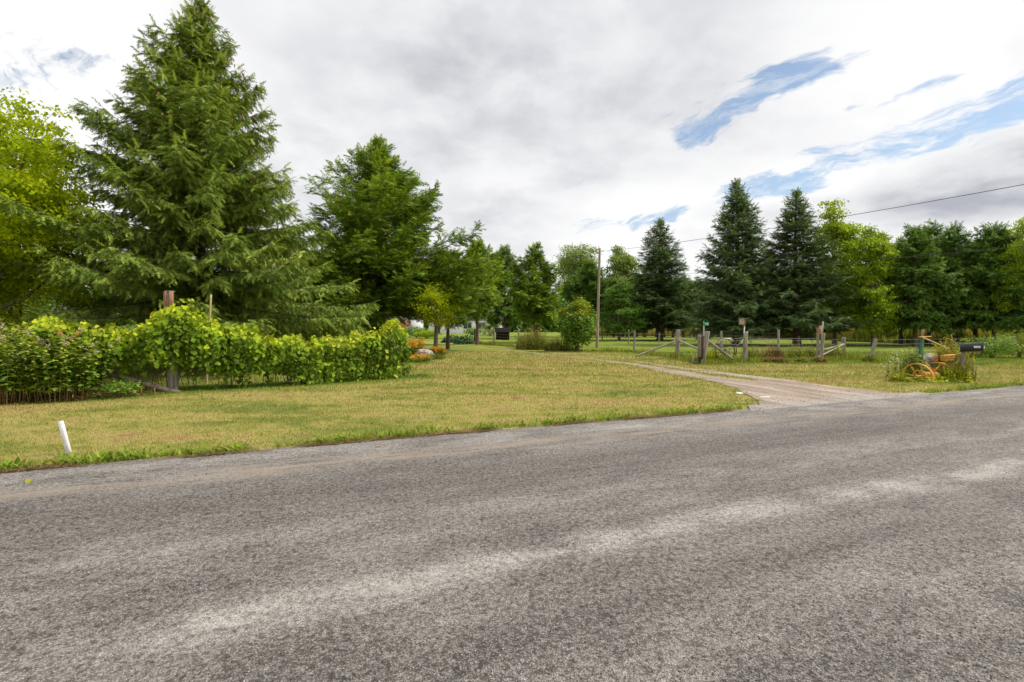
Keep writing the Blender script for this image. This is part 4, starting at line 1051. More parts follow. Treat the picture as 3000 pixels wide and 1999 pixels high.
# red box on a pole above the mound, and the yellow stake
o = thing('nest_box', 'weathered reddish nest box on a grey pole poking above the vine mound', 'birdhouse', ground(GX(500, 12.1)))
part('pole', post_mb(ground(GX(496, 12.1)), W(494, 857, 12.1), .03, 8, 6, 1.), M_POST, o)
for sx, nm in ((-1, 'side_board'), (1, 'side_board')):
    c = W(494+sx*6.5, 879, 12.08)+Vector((0, .02, 0)); part(nm, bevel_box(c, (.085, .12, .42), Matrix.Rotation(sx*.5, 3, 'Z'), .005), M_REDWOOD, o)
part('roof_cap', bevel_box(W(495, 856, 12.1)+Vector((0, .03, .02)), (.16, .16, .02), None, .004), M_POST, o)
solo('wooden_stake', post_mb(ground(GX(606, 13.2)), W(618, 864, 13.2), .028, 7, 7, .9), M_STICK, 'slanting yellowish wooden stake sticking up behind the vines', 'stake')

# pink flowering bush at the end of the vine fence
rng = np.random.default_rng(72)
def flower_bush(label, loc, rx, ry, h, seed, nst, fl):
    rng = np.random.default_rng(seed); b0 = np.array(ground(loc)); o = thing('flowering_bush', label, 'bush', b0, 'pink flowering bushes')
    w, f, p_ = MB(), MB(), MB()
    for s_ in range(nst):
        a = rng.random()*6.28; r1 = math.sqrt(rng.random()); bx = np.array([math.cos(a)*rx*r1*.85, math.sin(a)*ry*r1*.85, -.03])+b0
        hh = h*rng.uniform(.72, 1.08)*(1-.22*r1*r1); out = np.array([math.cos(a)*.22*r1, math.sin(a)*.22*r1, 0])*hh
        tip = bx+out+[rng.normal(0, .06), rng.normal(0, .06), hh]; w.tube([bx, (bx+tip)/2-out*.15, tip], [.007, .006, .003], 3, 0, None, False)
        n = 26; tt = np.linspace(.30, 1., n)+rng.normal(0, .02, n); az = rng.random()*3+np.arange(n)*1.571+rng.normal(0, .3, n)
        pos = bx+(tip-bx)*tt[:, None]-out*.15*np.sin(np.clip(tt, 0, 1)*3.14)[:, None]
        f.add(*scatter(*LEAF4, pos, np.c_[np.cos(az), np.sin(az), .15-.6*rng.random(n)], np.tile((0, 0, 1.), (n, 1))+rng.normal(0, .25, (n, 3)), (.145*(1.12-.45*tt))*rng.uniform(.75, 1.2, n), np.clip(.15+.5*rng.random(n)+.3*(tt > .85), 0, 1)))
        if rng.random() < fl:
            n = 16; p_.add(*scatter(*LEAF2, tip+rng.normal(0, .028, (n, 3))+[0, 0, .02], rng.normal(0, 1, (n, 3)), rng.normal(0, 1, (n, 3)), .030*rng.uniform(.7, 1.3, n), np.full(n, rng.random()*.85 if rng.random() < .93 else 1.)))
    part('stems', w, M_DRY, o); part('foliage', f, M_PHLOX, o); part('flowers', p_, M_PINK, o)['kind'] = 'stuff'
flower_bush('pink-flowering leafy bush touching the grapevine', GX(165, 10.45), .95, .7, 1.5, 73, 150, .22)
flower_bush('big pink-flowering bush below the lime-green tree', GX(-20, 10.0), 1.0, .7, 1.62, 74, 170, .26)
flower_bush('pink-flowering bush farthest along beside the road bank', GX(-260, 9.7), .9, .7, 1.55, 75, 80, .2)
# dry stalks fallen at its foot
mb = MB(); n = 420; q = np.array([GX(a, d_) for a, d_ in zip(rng.uniform(-80, 470, n), np.full(n, 10.2))]); q[:, 1] = np.interp((q[:, 0]/q[:, 1]*FPX+CX), hpx, hd)-.55+rng.normal(0, .16, n); q[:, 0] = q[:, 0]/10.2*q[:, 1]
q[:, 2] = .06+.10*rng.random(n); az = rng.normal(2.6, .5, n)
mb.add(*scatter(*STRAP, q, np.c_[np.cos(az), np.sin(az), rng.normal(0, .12, n)], np.tile((0, 0, 1.), (n, 1)), np.c_[np.full(n, .012), rng.uniform(.3, .9, n), np.full(n, .4)], rng.random(n)))
solo('fallen_stalks', mb, M_DRY, 'dry fallen stalks heaped at the foot of the pink bushes', 'dead grass', kind='stuff')
shrub('nettle_clump', 'small dark green plant at the foot of the fence brace log', GX(355, 10.75), .42, .38, M_BUSH, .07, 420, 76, 'plant')

# tall dark bushes between vine fence and spruce
shrub('lime_shrub', 'pale lime shrub leaning out under the lime-green tree', GX(165, 15.5), 1.6, 2.4, M_LIME, .10, 3600, 77)

# ------------------------------------------------------------------ white stake, stones, leaves
ms = G(205, 1338); top = W(180, 1246, ms.y-.04)
dv = (top-ms).normalized()
solo('marker_stake', bevel_box(tuple((ms+top)/2+Vector((0, 0, .0))), (.05, (top-ms).length+.10, .035), aim(dv, (.15, -1, 0)), .004), M_WHITE,
     'short white leaning wooden stake at the edge of the road', 'stake')
def rock(name, label, loc, sz, mat, seed, cat='rock', rz=0., group=None, sink=.25, sub=3):
    rng = np.random.default_rng(seed); bm = bmesh.new(); bmesh.ops.create_icosphere(bm, subdivisions=sub, radius=.5)
    ph = rng.random(6)*6; k_ = rng.normal(0, 1, (6, 3))*3.2
    for v in bm.verts:
        d_ = sum(.06*math.sin(np.dot(k_[q], v.co)*2+ph[q]) for q in range(6)); v.co *= 1+d_
        v.co = Vector((v.co.x*sz[0], v.co.y*sz[1], v.co.z*sz[2]))
    me = bpy.data.meshes.new(name); bm.to_mesh(me); bm.free()
    o = obj(name, me, mat); o.location = Vector(loc)+Vector((0, 0, sz[2]*(.5-sink))); o.rotation_euler = (0, 0, rz)
    return tag(o, label, cat, group)
rock('white_stone', 'flat white stone at the tip of the lawn by the driveway mouth', ground(G(2166, 1158)), (.24, .15, .05), M_PALEROCK, 80, 'stone', .6, sub=2)
rock('flat_stone', 'flat pale stone set in the gravel of the driveway mouth', ground(G(2242, 1166))+Vector((0, 0, -.005)), (.30, .12, .03), M_PALEROCK, 81, 'stone', .2, sub=2)
rock('boulder', 'grey boulder beside the orange flowers and the small tree', ground(G(1245, 1052)), (.85, .6, .62), M_ROCKP, 82, rz=.3)
g = np.random.default_rng(83)
LEAFME = np_mesh('fallen_leaf', LEAF4[0], LEAF4[1], {'rnd': np.full(6, .7)}); LEAFME.materials.append(M_BUSHY)
LEAFMB = np_mesh('fallen_leaf', LEAF4[0], LEAF4[1], {'rnd': np.full(6, .3)}); LEAFMB.materials.append(M_REDWOOD)
for px, py, brown, lab in ((86, 1412, 0, 'yellow fallen leaf lying on the road near the white stake'), (1122, 1310, 1, 'brown fallen leaf at the road edge'), (415, 1187, 1, 'brown fallen leaf on grass below the vine fence post'),
                      (760, 1161, 1, 'reddish fallen leaf on shaded grass below the vines'), (962, 1155, 0, 'yellow fallen leaf on grass below the vines')):
    p_ = G(px, py); o = obj('fallen_leaf', LEAFMB if brown else LEAFME); o.location = ground(p_)+Vector((0, 0, .03)); o.rotation_euler = (g.normal(0, .25), g.normal(0, .25), g.random()*6); s_ = .095; o.scale = (s_, s_, s_)
    tag(o, lab, 'leaf', 'fallen leaves')
# orange flowers round the boulder
def flower_clump(name, label, loc, rx, h, pet, seed, n=160, leafmat_=None, group=None, ry=None, fl=.6, psize=.04):
    rng = np.random.default_rng(seed); b0 = np.array(ground(loc)); o = thing(name, label, 'flowers', b0, group); w, f, p_ = MB(), MB(), MB(); ry = ry or rx
    for s_ in range(n):
        a = rng.random()*6.28; r1 = math.sqrt(rng.random()); bx = b0+[math.cos(a)*rx*r1, math.sin(a)*ry*r1, -.02]; hh = h*rng.uniform(.5, 1.05); tip = bx+[rng.normal(0, .08), rng.normal(0, .08), hh]
        w.tube([bx, tip], [.005, .003], 3, 0, None, False); k_ = 7; tt = rng.random(k_)*.8; az = rng.random(k_)*6.28
        f.add(*scatter(*LEAF2, bx+(tip-bx)*tt[:, None], np.c_[np.cos(az), np.sin(az), np.full(k_, .5)], np.tile((0, 0, 1.), (k_, 1)), .13*rng.uniform(.6, 1.2, k_), rng.random(k_)))
        if rng.random() < fl:
            k_ = 9; p_.add(*scatter(*LEAF2, tip+rng.normal(0, .03, (k_, 3)), rng.normal(0, 1, (k_, 3)), rng.normal(0, 1, (k_, 3)), psize*rng.uniform(.7, 1.4, k_)*1.5, rng.random(k_)))
    part('stems', w, M_WEED, o); part('foliage', f, leafmat_ or M_WEED, o); part('blooms', p_, pet, o)['kind'] = 'stuff'
flower_clump('orange_flowers', 'orange blooming flowers behind the boulder', G(1213, 1047), .55, .85, M_ORANGE, 84, 190)
flower_clump('orange_flowers', 'low orange flowers in front of the boulder', G(1218, 1062), .75, .32, M_ORANGE, 85, 130, fl=.35)
flower_clump('orange_flowers', 'small orange plant around the trunk base of the small tree', G(1283, 1045), .35, .45, M_ORANGE, 86, 60, fl=.6)
weed_patch('weed_patch', 'low yellowish weeds between boulder and small tree', G(1268, 1056), .6, .35, M_WEED, 87, 200)

# ------------------------------------------------------------------ house, sheds, hut, pump
def gable(name, label, c, wx, wy, h, rise, rz, wall, roof, cat='house', eave=.35, windows=(), group=None, door=None):
    o = thing(name, label, cat, c, group)
    Mz = Matrix.Rotation(rz, 3, 'Z'); c = Vector(c); X = lambda x, y, z: c+Mz@Vector((x, y, z))
    mb = MB(); mb.box(X(0, 0, h/2-.1), (wx, wy, h+.2), Mz); part('wall', mb, wall, o)
    mb = MB(); mb.add([tuple(X(sx*wx/2, y, z)) for sx in (-1, 1) for y, z in ((-wy/2, h), (wy/2, h), (0, h+rise))], [(0, 1, 2), (3, 5, 4)]); part('gable_wall', mb, wall, o)
    ln = math.hypot(wy/2+eave, rise*(1+2*eave/wy)); an = math.atan2(rise, wy/2)
    for sy in (-1, 1):
        mid = X(0, sy*(wy/4+eave/2), h+rise/2-rise*eave/wy+.06)
        part('roof', bevel_box(tuple(mid), (wx+2*eave, ln, .1), Mz@Matrix.Rotation(-sy*an, 3, 'X'), .01), roof, o)
    for wxx, wz, ww, wh in windows:
        fr = part('window', bevel_box(tuple(X(wxx, -wy/2-.03, wz)), (ww+.24, .10, wh+.24), Mz, .01), M_WHITE, o)
        for sx in (-.25, .25): part('pane', bevel_box(tuple(X(wxx+sx*ww, -wy/2-.075, wz)), (ww/2-.05, .04, wh), Mz, .004), M_GLASS, fr)
    if door:
        d_ = part('door', bevel_box(tuple(X(door, -wy/2-.03, 1.)), (.95, .09, 2.05), Mz, .01), M_POSTD, o); part('handle', bevel_box(tuple(X(door+.36, -wy/2-.11, 1.)), (.05, .08, .12), Mz, .005), M_STEEL, d_)
    return o
hc = GX(1362, 100)
hs = gable('farmhouse', 'white farmhouse with paired windows far behind the cedars', ground(hc+Vector((0, 3.6, 0))), 15., 7.2, 2.9, 2.6, 0., M_SIDING, M_ROOF,
      windows=((-3.2, 1.75, 1.7, 1.25), (0.55, 1.75, 1.7, 1.25), (3.4, 1.75, 1.7, 1.25)), door=-5.6)
for k_ in range(11):
    z = .18+.24*k_; part('siding_board', bevel_box(tuple(hc+Vector((0, -.012, z))), (15.02, .03, .215), None, .006), M_SIDING, hs)
gable('white_shed', 'small white shed with tall end wall left of the farmhouse', ground(GX(1207, 96)+Vector((0, 2, 0))), 3.2, 3.5, 3.2, 1.4, 0., M_SIDING, M_ROOF, 'shed')
rs = gable('red_shed', 'rusty red board shed partly hidden by the vine fence end', ground(GX(1160, 92)+Vector((0, 2, 0))), 3.4, 3.0, 3.0, 1.2, 0., M_REDWOOD, M_POSTD, 'shed')
for k_ in range(11): part('plank', bevel_box(tuple(GX(1160, 92)+Vector((-1.55+.31*k_, .47, 1.5))), (.27, .05, 3.0), None, .01), M_REDWOOD, rs)
part('lintel', bevel_box(tuple(GX(1160, 92)+Vector((0, .40, 1.95))), (3.5, .08, .16), None, .01), M_YELLOW, rs)
gable('old_shed', 'low old shed with sagging grey roof glimpsed under the spruce boughs', ground(GX(255, 33)+Vector((0, 1, 0))), 4.5, 4., 1.55, 1.4, .25, M_SIDING, M_ROOF, 'shed')
gable('white_hut', 'small white hut peeking between spruce boughs', ground(GX(330, 42)), 1.6, 1.6, 1.5, .7, .1, M_WHITE, M_ROOF, 'hut')
ht = gable('wooden_hut', 'small dark wooden hut in the shade under the cedars', ground(G(1472, 997)+Vector((0, .6, 0))), 1.55, 1.2, .95, .4, .06, M_HUT, M_HUT, 'hut', .16)
for k_ in range(7): part('plank', bevel_box(tuple(ground(G(1472, 997)+Vector((0, .6, 0)))+Matrix.Rotation(.06, 3, 'Z')@Vector((-.66+.22*k_, -.615, .47))), (.19, .03, .92), Matrix.Rotation(.06, 3, 'Z'), .006), M_HUT, ht)
pb = ground(GX(783, 62)); pu = thing('water_pump', 'red hand water pump on a stone base on the far lawn', 'pump', pb)
part('base', bevel_box(tuple(pb+Vector((.6, 0, .08))), (4.2, 1.6, .22), None, .05), M_ROCK, pu)
part('column', MB().tube([pb+Vector((0, 0, z)) for z in (.1, .5, 1.0, 1.15)], [.13, .10, .10, .14], 10), M_ROCKP, pu)
part('pump_head', MB().tube([pb+Vector((0, 0, z)) for z in (1.1, 1.3, 1.5, 1.55)], [.15, .16, .12, .03], 10), M_REDP, pu)
part('spout', MB().tube([pb+Vector((0, 0, 1.25)), pb+Vector((.3, -.1, 1.22)), pb+Vector((.42, -.12, 1.08))], [.05, .05, .045], 8), M_REDP, pu)
part('handle', MB().tube([pb+Vector((0, 0, 1.5)), pb+Vector((-.2, 0, 1.7)), pb+Vector((-.05, 0, 2.0))], [.04, .03, .03], 6), M_STEEL, pu)
part('garden_figure', MB().tube([pb+Vector((1.0, -.1, z)) for z in (.18, .5, .75, .9, 1.0)], [.26, .24, .13, .15, .04], 9), M_WHITE, pu)
flower_clump('orange_flowers', 'orange flowers planted beside the red water pump', GX(768, 61.5), .7, .9, M_ORANGE, 88, 90, fl=.9, psize=.09)
flower_clump('red_flowers', 'red flowers glowing in the shade beside the spruce trunk', GX(390, 24), .35, 1.25, M_RED, 89, 60, fl=.9, psize=.06)

# ------------------------------------------------------------------ utility pole and wires
ub = ground(G(1749, 1021)); ud = ub.y; utop = W(1757, 727, ud)
up_ = thing('utility_pole', 'tall weathered wooden utility pole standing behind the round shrub', 'utility pole', ub)
part('shaft', post_mb(ub, utop, .115, 12, 90, .72, 0, .04), M_POLE, up_)
for k_, (py, sx) in enumerate(((736, 1), (812, 1))):
    z = zat(py, ud); q = ub.lerp(utop, (z-ub.z)/(utop.z-ub.z)); part('insulator', MB().tube([q+Vector((.06, 0, 0)), q+Vector((.12, 0, 0)), q+Vector((.17, 0, 0)), q+Vector((.2, 0, 0))], [.015, .04, .045, .02], 8), M_PALEROCK, up_)
def cable(label, p0, pr, sagv, ext, r):
    """from a point on the pole through pr and beyond the picture to the next pole"""
    p0, pr = Vector(p0), Vector(pr); p1 = p0+(pr-p0)*ext; k = 60; w = MB()
    w.tube([p0.lerp(p1, s_)+Vector((0, 0, -sagv*4*s_*(1-s_)+sagv*4*(1/ext)*(1-1/ext)*(s_*ext if s_ < 1/ext else 1))) for s_ in np.linspace(0, 1, k)], r, 5, 0, None, False)
    return solo('overhead_wire', w, M_CABLE, label, 'wire', 'overhead wires', origin=p0)
cw_ = cable('upper overhead wire running from the utility pole top past the maple tops', W(1760, 737, ud)+Vector((.1, 0, 0)), W(3000, 541, 15.), .35, 1.35, .011)
cable('lower overhead wire crossing in front of the spruces and dark cedar row', W(1759, 812, ud)+Vector((.1, 0, 0)), W(3000, 722, 15.), .30, 1.35, .009)

# ------------------------------------------------------------------ wooden-post wire fences
def wires(o, pts, heights, r=.0055, lean=0.):
    for k_, hz in enumerate(heights):
        w = MB(); L_ = []
        for a, b in zip(pts[:-1], pts[1:]):
            for s_ in np.linspace(0, 1, 7)[:-1]: L_.append(tuple(Vector(a).lerp(Vector(b), s_)+Vector((0, 0, hz-.03*math.sin(s_*math.pi)+.012*math.sin(len(L_)*1.7+k_)))))
        L_.append(tuple(Vector(pts[-1])+Vector((0, 0, hz)))); w.tube(L_, r, 4, 0, None, False); part('wire', w, M_WIRE, o)
def stays(o, pts, z0, z1, step=.3, r=.0035):
    w = MB()
    for a, b in zip(pts[:-1], pts[1:]):
        a, b = Vector(a), Vector(b); n = int((b-a).length/step)
        for q in range(1, n): c = a.lerp(b, q/n); w.tube([c+Vector((0, 0, z0)), c+Vector((0, 0, z1))], r, 3, 0, None, False)
    part('stay_wires', w, M_WIRE, o)['kind'] = 'stuff'
def post_px(o, bpx, bpy, tpx, tpy, wpx, seed, mat=None, nm='post', slant=0.):
    b = G(bpx, bpy); d = b.y; b = ground(b); r = wpx/2/FPX*d
    part(nm, post_mb(b, W(tpx, tpy, d), r, 9, seed, .92, slant, .09), mat or M_POST, o); return b
f1 = thing('wire_fence', 'wire fence with grey posts and diagonal braces along the driveway', 'fence', ground(G(1700, 1030)))
P1 = [post_px(f1, 1391, 1010, 1391, 965, 5, 100, M_POSTD), post_px(f1, 1448, 1013, 1448, 968, 5, 101), post_px(f1, 1519, 1021, 1519, 963, 5, 102),
      post_px(f1, 1660, 1030, 1660, 972, 5, 103), post_px(f1, 1858, 1036, 1859, 970, 6.5, 104), post_px(f1, 1984, 1055, 1987, 966, 13, 105)]
part('brace_rail', post_mb(W(1872, 1041, 23.6), W(1979, 1000, 22.9), .055, 8, 106), M_POSTP, f1)
part('brace_rail', post_mb(W(1991, 999, 23.), W(2042, 1022, 21.0), .055, 8, 107), M_POSTP, f1)
wires(f1, P1+[G(2062, 1070)], (.3, .5, .72, .95, 1.15), .0045); stays(f1, P1[4:]+[G(2062, 1070)], .25, 1.15)
f2 = thing('wire_fence', 'sagging wire fence on heavy weathered posts facing the road', 'fence', ground(G(2300, 1062)))
P2 = [post_px(f2, 2057, 1070, 2072, 971, 15, 110, M_POST, slant=.1), post_px(f2, 2181, 1065, 2185, 974, 13.5, 111, M_POST, slant=.6), post_px(f2, 2404, 1062, 2412, 976, 10.5, 112, M_POST),
      post_px(f2, 2474, 1052, 2471, 988, 10.5, 114, M_POST), post_px(f2, 2551, 1061, 2565, 993, 11, 115, M_POST), post_px(f2, 2974, 1040, 2972, 985, 8, 116, M_POST)]
post_px(f2, 2396, 1061, 2396, 976, 7, 113, M_POST)
part('tall_slat', bevel_box(tuple(W(2409, 970, 21.4)), (.06, .03, .85), Matrix.Rotation(R(5), 3, 'Y'), .005), M_POSTP, f2)
part('brace_rail', post_mb(W(2406, 1027, 21.8), W(2472, 1008, 23.6), .035, 7, 117), M_POSTP, f2)
part('brace_rail', post_mb(W(2404, 1043, 21.6), W(2473, 1009, 23.5), .03, 7, 118), M_POSTP, f2)
part('brace_log', post_mb(W(2166, 1068, 20.9), W(2078, 1002, 20.4), .075, 8, 119, .8), M_POST, f2)
part('short_stake', post_mb(ground(G(2138, 1066)), W(2138, 1015, 20.7), .03, 7, 120), M_POST, f2)
part('steel_stake', post_mb(ground(G(2194, 1066)), W(2196, 1028, 20.7), .012, 6, 121), M_RUST, f2)
wires(f2, P2[:3], (.55, .66, .80, .95, 1.05), .005); stays(f2, P2[:3], .5, 1.05, .22)
wires(f2, P2[2:], (.38, .55, .74, .95), .0055); stays(f2, P2[2:], .3, .95, .5)
f3 = thing('wire_fence', 'back fence of thin grey posts standing in front of the spruces', 'fence', ground(G(2113, 1028)))
P3 = [post_px(f3, 1764, 997, 1764, 958, 4, 130), post_px(f3, 1842, 1008, 1842, 966, 4, 131), post_px(f3, 1931, 1004, 1932, 975, 4, 132), post_px(f3, 2113, 1028, 2113, 970, 7, 133), post_px(f3, 2280, 1045, 2281, 967, 7, 134), post_px(f3, 2340, 1015, 2340, 985, 5, 135)]
wires(f3, [P3[3], P3[4]], (.4, .6, .8, 1.0, 1.2), .004)
wires(f3, [P3[0], P3[1], P3[2], P3[3]], (.5, .9), .004)

# gate-post panel with its little step, number sign, birdhouses, wheel
o = thing('plank_panel', 'grey upright plank panel fixed beside the driveway gate post', 'panel', ground(G(2050, 1066)))
for k_, (pxa, y0, y1, mt) in enumerate(((2048, 981, 1041, M_POST), (2053.5, 983, 1046, M_POST), (2059, 984, 1052, M_POSTD))):
    d_ = 19.9-.05*k_; a, b = W(pxa, y0, d_), W(pxa-1.5, y1, d_); part('plank', bevel_box(tuple((a+b)/2), (.085, .035, (a-b).length), Matrix.Rotation(R(2), 3, 'Y'), .004), mt, o)
part('back_board', bevel_box(tuple(W(2054, 1020, 20.02)), (.22, .03, 1.25), None, .004), M_POSTD, o)
o = thing('step_frame', 'small wooden step frame at the foot of the gate post', 'step', ground(G(2040, 1070)))
for pxa in (2031, 2050): a = ground(G(pxa, 1069)); part('leg', bevel_box(tuple(a+Vector((0, 0, .15))), (.07, .07, .36), None, .005), M_POSTP if pxa < 2040 else M_POSTD, o)
for py in (1049, 1061): part('rung', bevel_box(tuple(W(2041, py, 20.15)), (.24, .06, .045), None, .004), M_POST, o)
def text_mesh(s, size, name):
    cu = bpy.data.curves.new(name, 'FONT'); cu.body = s; cu.size = size; cu.align_x = 'CENTER'; cu.align_y = 'CENTER'; cu.extrude = .001
    tmp = bpy.data.objects.new(name, cu); C.objects.link(tmp); dg = bpy.context.evaluated_depsgraph_get(); me = bpy.data.meshes.new_from_object(tmp.evaluated_get(dg))
    bpy.data.objects.remove(tmp); return me
sd = 20.0; sb = ground(GX(2062, sd))
o = thing('number_sign', 'green house number sign reading 718 on a white metal stake', 'sign', sb)
part('stake', bevel_box(tuple(sb+Vector((0, 0, (zat(945, sd))/2-.05))), (.032, .02, zat(945, sd)+.1), None, .003), M_STEEL, o)
sc_ = W(2068.5, 950, sd-.02); pl = part('plate', bevel_box(tuple(sc_), (.205, .006, .145), None, .002), M_SIGN, o)
tm = text_mesh('718', .115, 'digits'); tm.transform(Matrix.Rotation(R(90), 4, 'X')); tm.materials.append(M_LETTER)
dg_ = obj('digits', tm, None, pl); dg_.location = sc_+Vector((.03, -.0055, -.002))-ROOT[o.name]; dg_.scale = (.85, 1, 1)
hb = ground(G(2178, 1063.5)); hd_ = hb.y
o = thing('birdhouse', 'weathered grey birdhouse on a tall pole beside the leaning fence post', 'birdhouse', hb)
part('pole', rod_mb(hb+Vector((0, 0, -.1)), W(2181, 940, hd_), .028, 8), M_STEEL, o)
bx = W(2172, 943, hd_); part('box', bevel_box(tuple(bx), (.15, .17, .26), None, .006), M_POSTP, o)
part('back_board', bevel_box(tuple(W(2180, 945, hd_-.0)+Vector((0, .02, 0))), (.07, .14, .34), None, .005), M_REDWOOD, o)
part('roof', bevel_box(tuple(W(2175, 934, hd_)), (.27, .24, .025), None, .005), M_POST, o)
part('entrance_hole', MB().tube([bx+Vector((0, -.08, .03)), bx+Vector((0, -.092, .03))], .022, 10), M_POSTD, o)
bx = W(2398.5, 968.5, 21.35)
o = thing('birdhouse', 'small reddish birdhouse mounted on the double fence post', 'birdhouse', bx)
part('box', bevel_box(tuple(bx), (.12, .14, .23), None, .005), M_REDWOOD, o)
part('back_board', bevel_box(tuple(bx+Vector((.085, .02, .03))), (.05, .16, .36), None, .005), M_POSTP, o)
part('floor_board', bevel_box(tuple(bx+Vector((-.01, -.02, -.13))), (.17, .2, .022), None, .004), M_POST, o)
part('entrance_hole', MB().tube([bx+Vector((0, -.066, .03)), bx+Vector((0, -.078, .03))], .02, 10), M_POSTD, o)
def ring_mb(c, nrm_, rad, rr, wd, n=40, a0=0., a1=2*math.pi):
    """flat rim: radius rad, thickness rr, width wd along the axle"""
    c, nn = Vector(c), Vector(nrm_).normalized(); x = nn.cross(Vector((0, 0, 1))).normalized(); y = x.cross(nn); y = -y if y.z < 0 else y
    V, F = [], []; full = abs(a1-a0-2*math.pi) < 1e-6; m_ = n if full else n+1
    for i_ in range(m_):
        a = a0+(a1-a0)*i_/n; d_ = x*math.cos(a)+y*math.sin(a)
        for r1, w1 in ((rad-rr, -wd/2), (rad, -wd/2), (rad, wd/2), (rad-rr, wd/2)): V.append(tuple(c+d_*r1+nn*w1))
    for i_ in range(n):
        j_ = (i_+1) % m_
        for q in range(4): F.append((i_*4+q, i_*4+(q+1) % 4, j_*4+(q+1) % 4, j_*4+q))
    return MB().add(V, F)
def wheel(o, name, c, nrm_, rad, rr, wd, nsp, mat, spoke_r, hub_r, ph=.3):
    c, nn = Vector(c), Vector(nrm_).normalized(); x = nn.cross(Vector((0, 0, 1))).normalized(); y = x.cross(nn); y = -y if y.z < 0 else y
    rim = part(name, ring_mb(c, nn, rad, rr, wd), mat, o)
    part('hub', MB().tube([c-nn*.07, c-nn*.03, c+nn*.03, c+nn*.07], [hub_r*.7, hub_r, hub_r, hub_r*.7], 12), mat, rim)
    for s_ in range(nsp):
        a = ph+2*math.pi*s_/nsp; d_ = x*math.cos(a)+y*math.sin(a); part('spoke', rod_mb(c+d_*hub_r*.8, c+d_*(rad-rr*.6), spoke_r, 6), mat, rim)
wc = ground(GX(2124, 20.9))+Vector((0, 0, .52)); o = thing('iron_wheel', 'large rusty iron wheel leaning on the fence beside the gate post', 'wheel', ground(GX(2124, 20.9)))
wheel(o, 'rim', wc, (.35, -.9, .12), .54, .02, .05, 12, M_RUST, .008, .05)
pts = [W(*q, 20.8) for q in ((2093, 1012), (2100, 1004), (2112, 997), (2126, 992.5), (2138, 993), (2150, 999))]
part('hoop', MB().tube([tuple(q) for q in pts], .02, 6), M_STEEL, o)
pts = [W(*q, 20.9) for q in ((2177, 994), (2174, 1000), (2167, 1007), (2158, 1014))]
part('curved_bar', MB().tube([tuple(q) for q in pts], .012, 6), M_STEEL, o)
pts = [W(*q, 20.9) for q in ((2153, 1005), (2157, 1016), (2157, 1030), (2155, 1041))]
part('curved_bar', MB().tube([tuple(q) for q in pts], .022, 6), M_RUST, o)

# weeds along the fences
GRPW = 'weeds growing along the fence'
g = np.random.default_rng(140)
for k_, (px, py, rx, h, mt, lab, ry) in enumerate((
        (2082, 1066, .38, .95, M_LIME, 'bright yellow-green weed bush beside the gate post', .3), (2118, 1067, .42, .42, M_WEED, 'grass tuft growing through the iron wheel', .3),
        (2214, 1056, .7, .75, M_WEED, 'green weeds just past the leaning fence post', .5), (2262, 1062, .45, .9, M_DRY, 'tall dry brown weed clump between birdhouse and double post', .4),
        (2320, 1052, .8, .8, M_WEED, 'leafy weeds in the middle of the sagging fence', .5), (2368, 1050, .6, .7, M_WEED, 'weeds just before the double fence post', .5),
        (2436, 1056, .65, .95, M_WEED, 'thick weeds under the crossed brace rails', .4), (2272, 1067, .5, .28, M_DRY, 'low brown grass mound in front of the sagging fence', .3),
        (2352, 1066, .3, .25, M_WEED, 'small green tuft in front of the double post', .25), (2552, 1064, .3, .45, M_WEED, 'weeds climbing the leaning post past the braces', .25),
        (2400, 1066, .3, .3, M_DRY, 'brown grass tuft at the foot of the double post', .25))):
    weed_patch('fence_weeds', lab, G(px, py), rx, h, mt, 141+k_, 240 if rx > .4 else 130, ry, group=GRPW, leafl=.09)
mb = MB(); K = 7000; fl = np.array([tuple(q)[:2] for q in P1+[G(2062, 1070)]]); t_ = rng.random(K)*.999*(len(fl)-1); i_ = t_.astype(int); fr = t_-i_
q = fl[i_]*(1-fr)[:, None]+fl[i_+1]*fr[:, None]+rng.normal(0, .14, (K, 2)); az = rng.random(K)*6.28; tl = .5*rng.random(K); hh = .12+.22*rng.random(K)*(1+.5*np.sin(t_*9))
fl2 = np.array([tuple(q_)[:2] for q_ in P2]); t2 = rng.random(K)*.999*(len(fl2)-1); i2 = t2.astype(int); fr2 = t2-i2
q = np.concatenate([q, fl2[i2]*(1-fr2)[:, None]+fl2[i2+1]*fr2[:, None]+rng.normal(0, .22, (K, 2))]); az = np.r_[az, rng.random(K)*6.28]; tl = np.r_[tl, .5*rng.random(K)]; hh = np.r_[hh, .08+.2*rng.random(K)]; K *= 2
mb.add(*scatter(*STRAP, np.c_[q, hgt(q[:, 0], q[:, 1])], np.c_[np.cos(az)*tl, np.sin(az)*tl, np.ones(K)], np.c_[np.cos(az), np.sin(az), np.zeros(K)], np.c_[np.full(K, .016), hh, hh], rng.random(K)))
solo('fence_grass', mb, M_WEED, 'uncut grass growing in a fringe under the post fences', 'grass', kind='stuff')
shrub('fence_bush', 'green bush climbing the fence behind the mailbox end', G(2905, 1052), 1.0, 1.15, M_BUSH, .09, 2200, 160, group='bushes on the fence by the mailbox')
shrub('fence_bush', 'yellow-green bush around the last fence post past the mailbox', G(2985, 1050), 1.0, 1.25, M_WEED, .09, 2000, 161, group='bushes on the fence by the mailbox')
shrub('fence_bush', 'low leafy bush along the fence directly behind the mailbox', G(2842, 1050), .8, .8, M_BUSH, .09, 1300, 162, group='bushes on the fence by the mailbox')

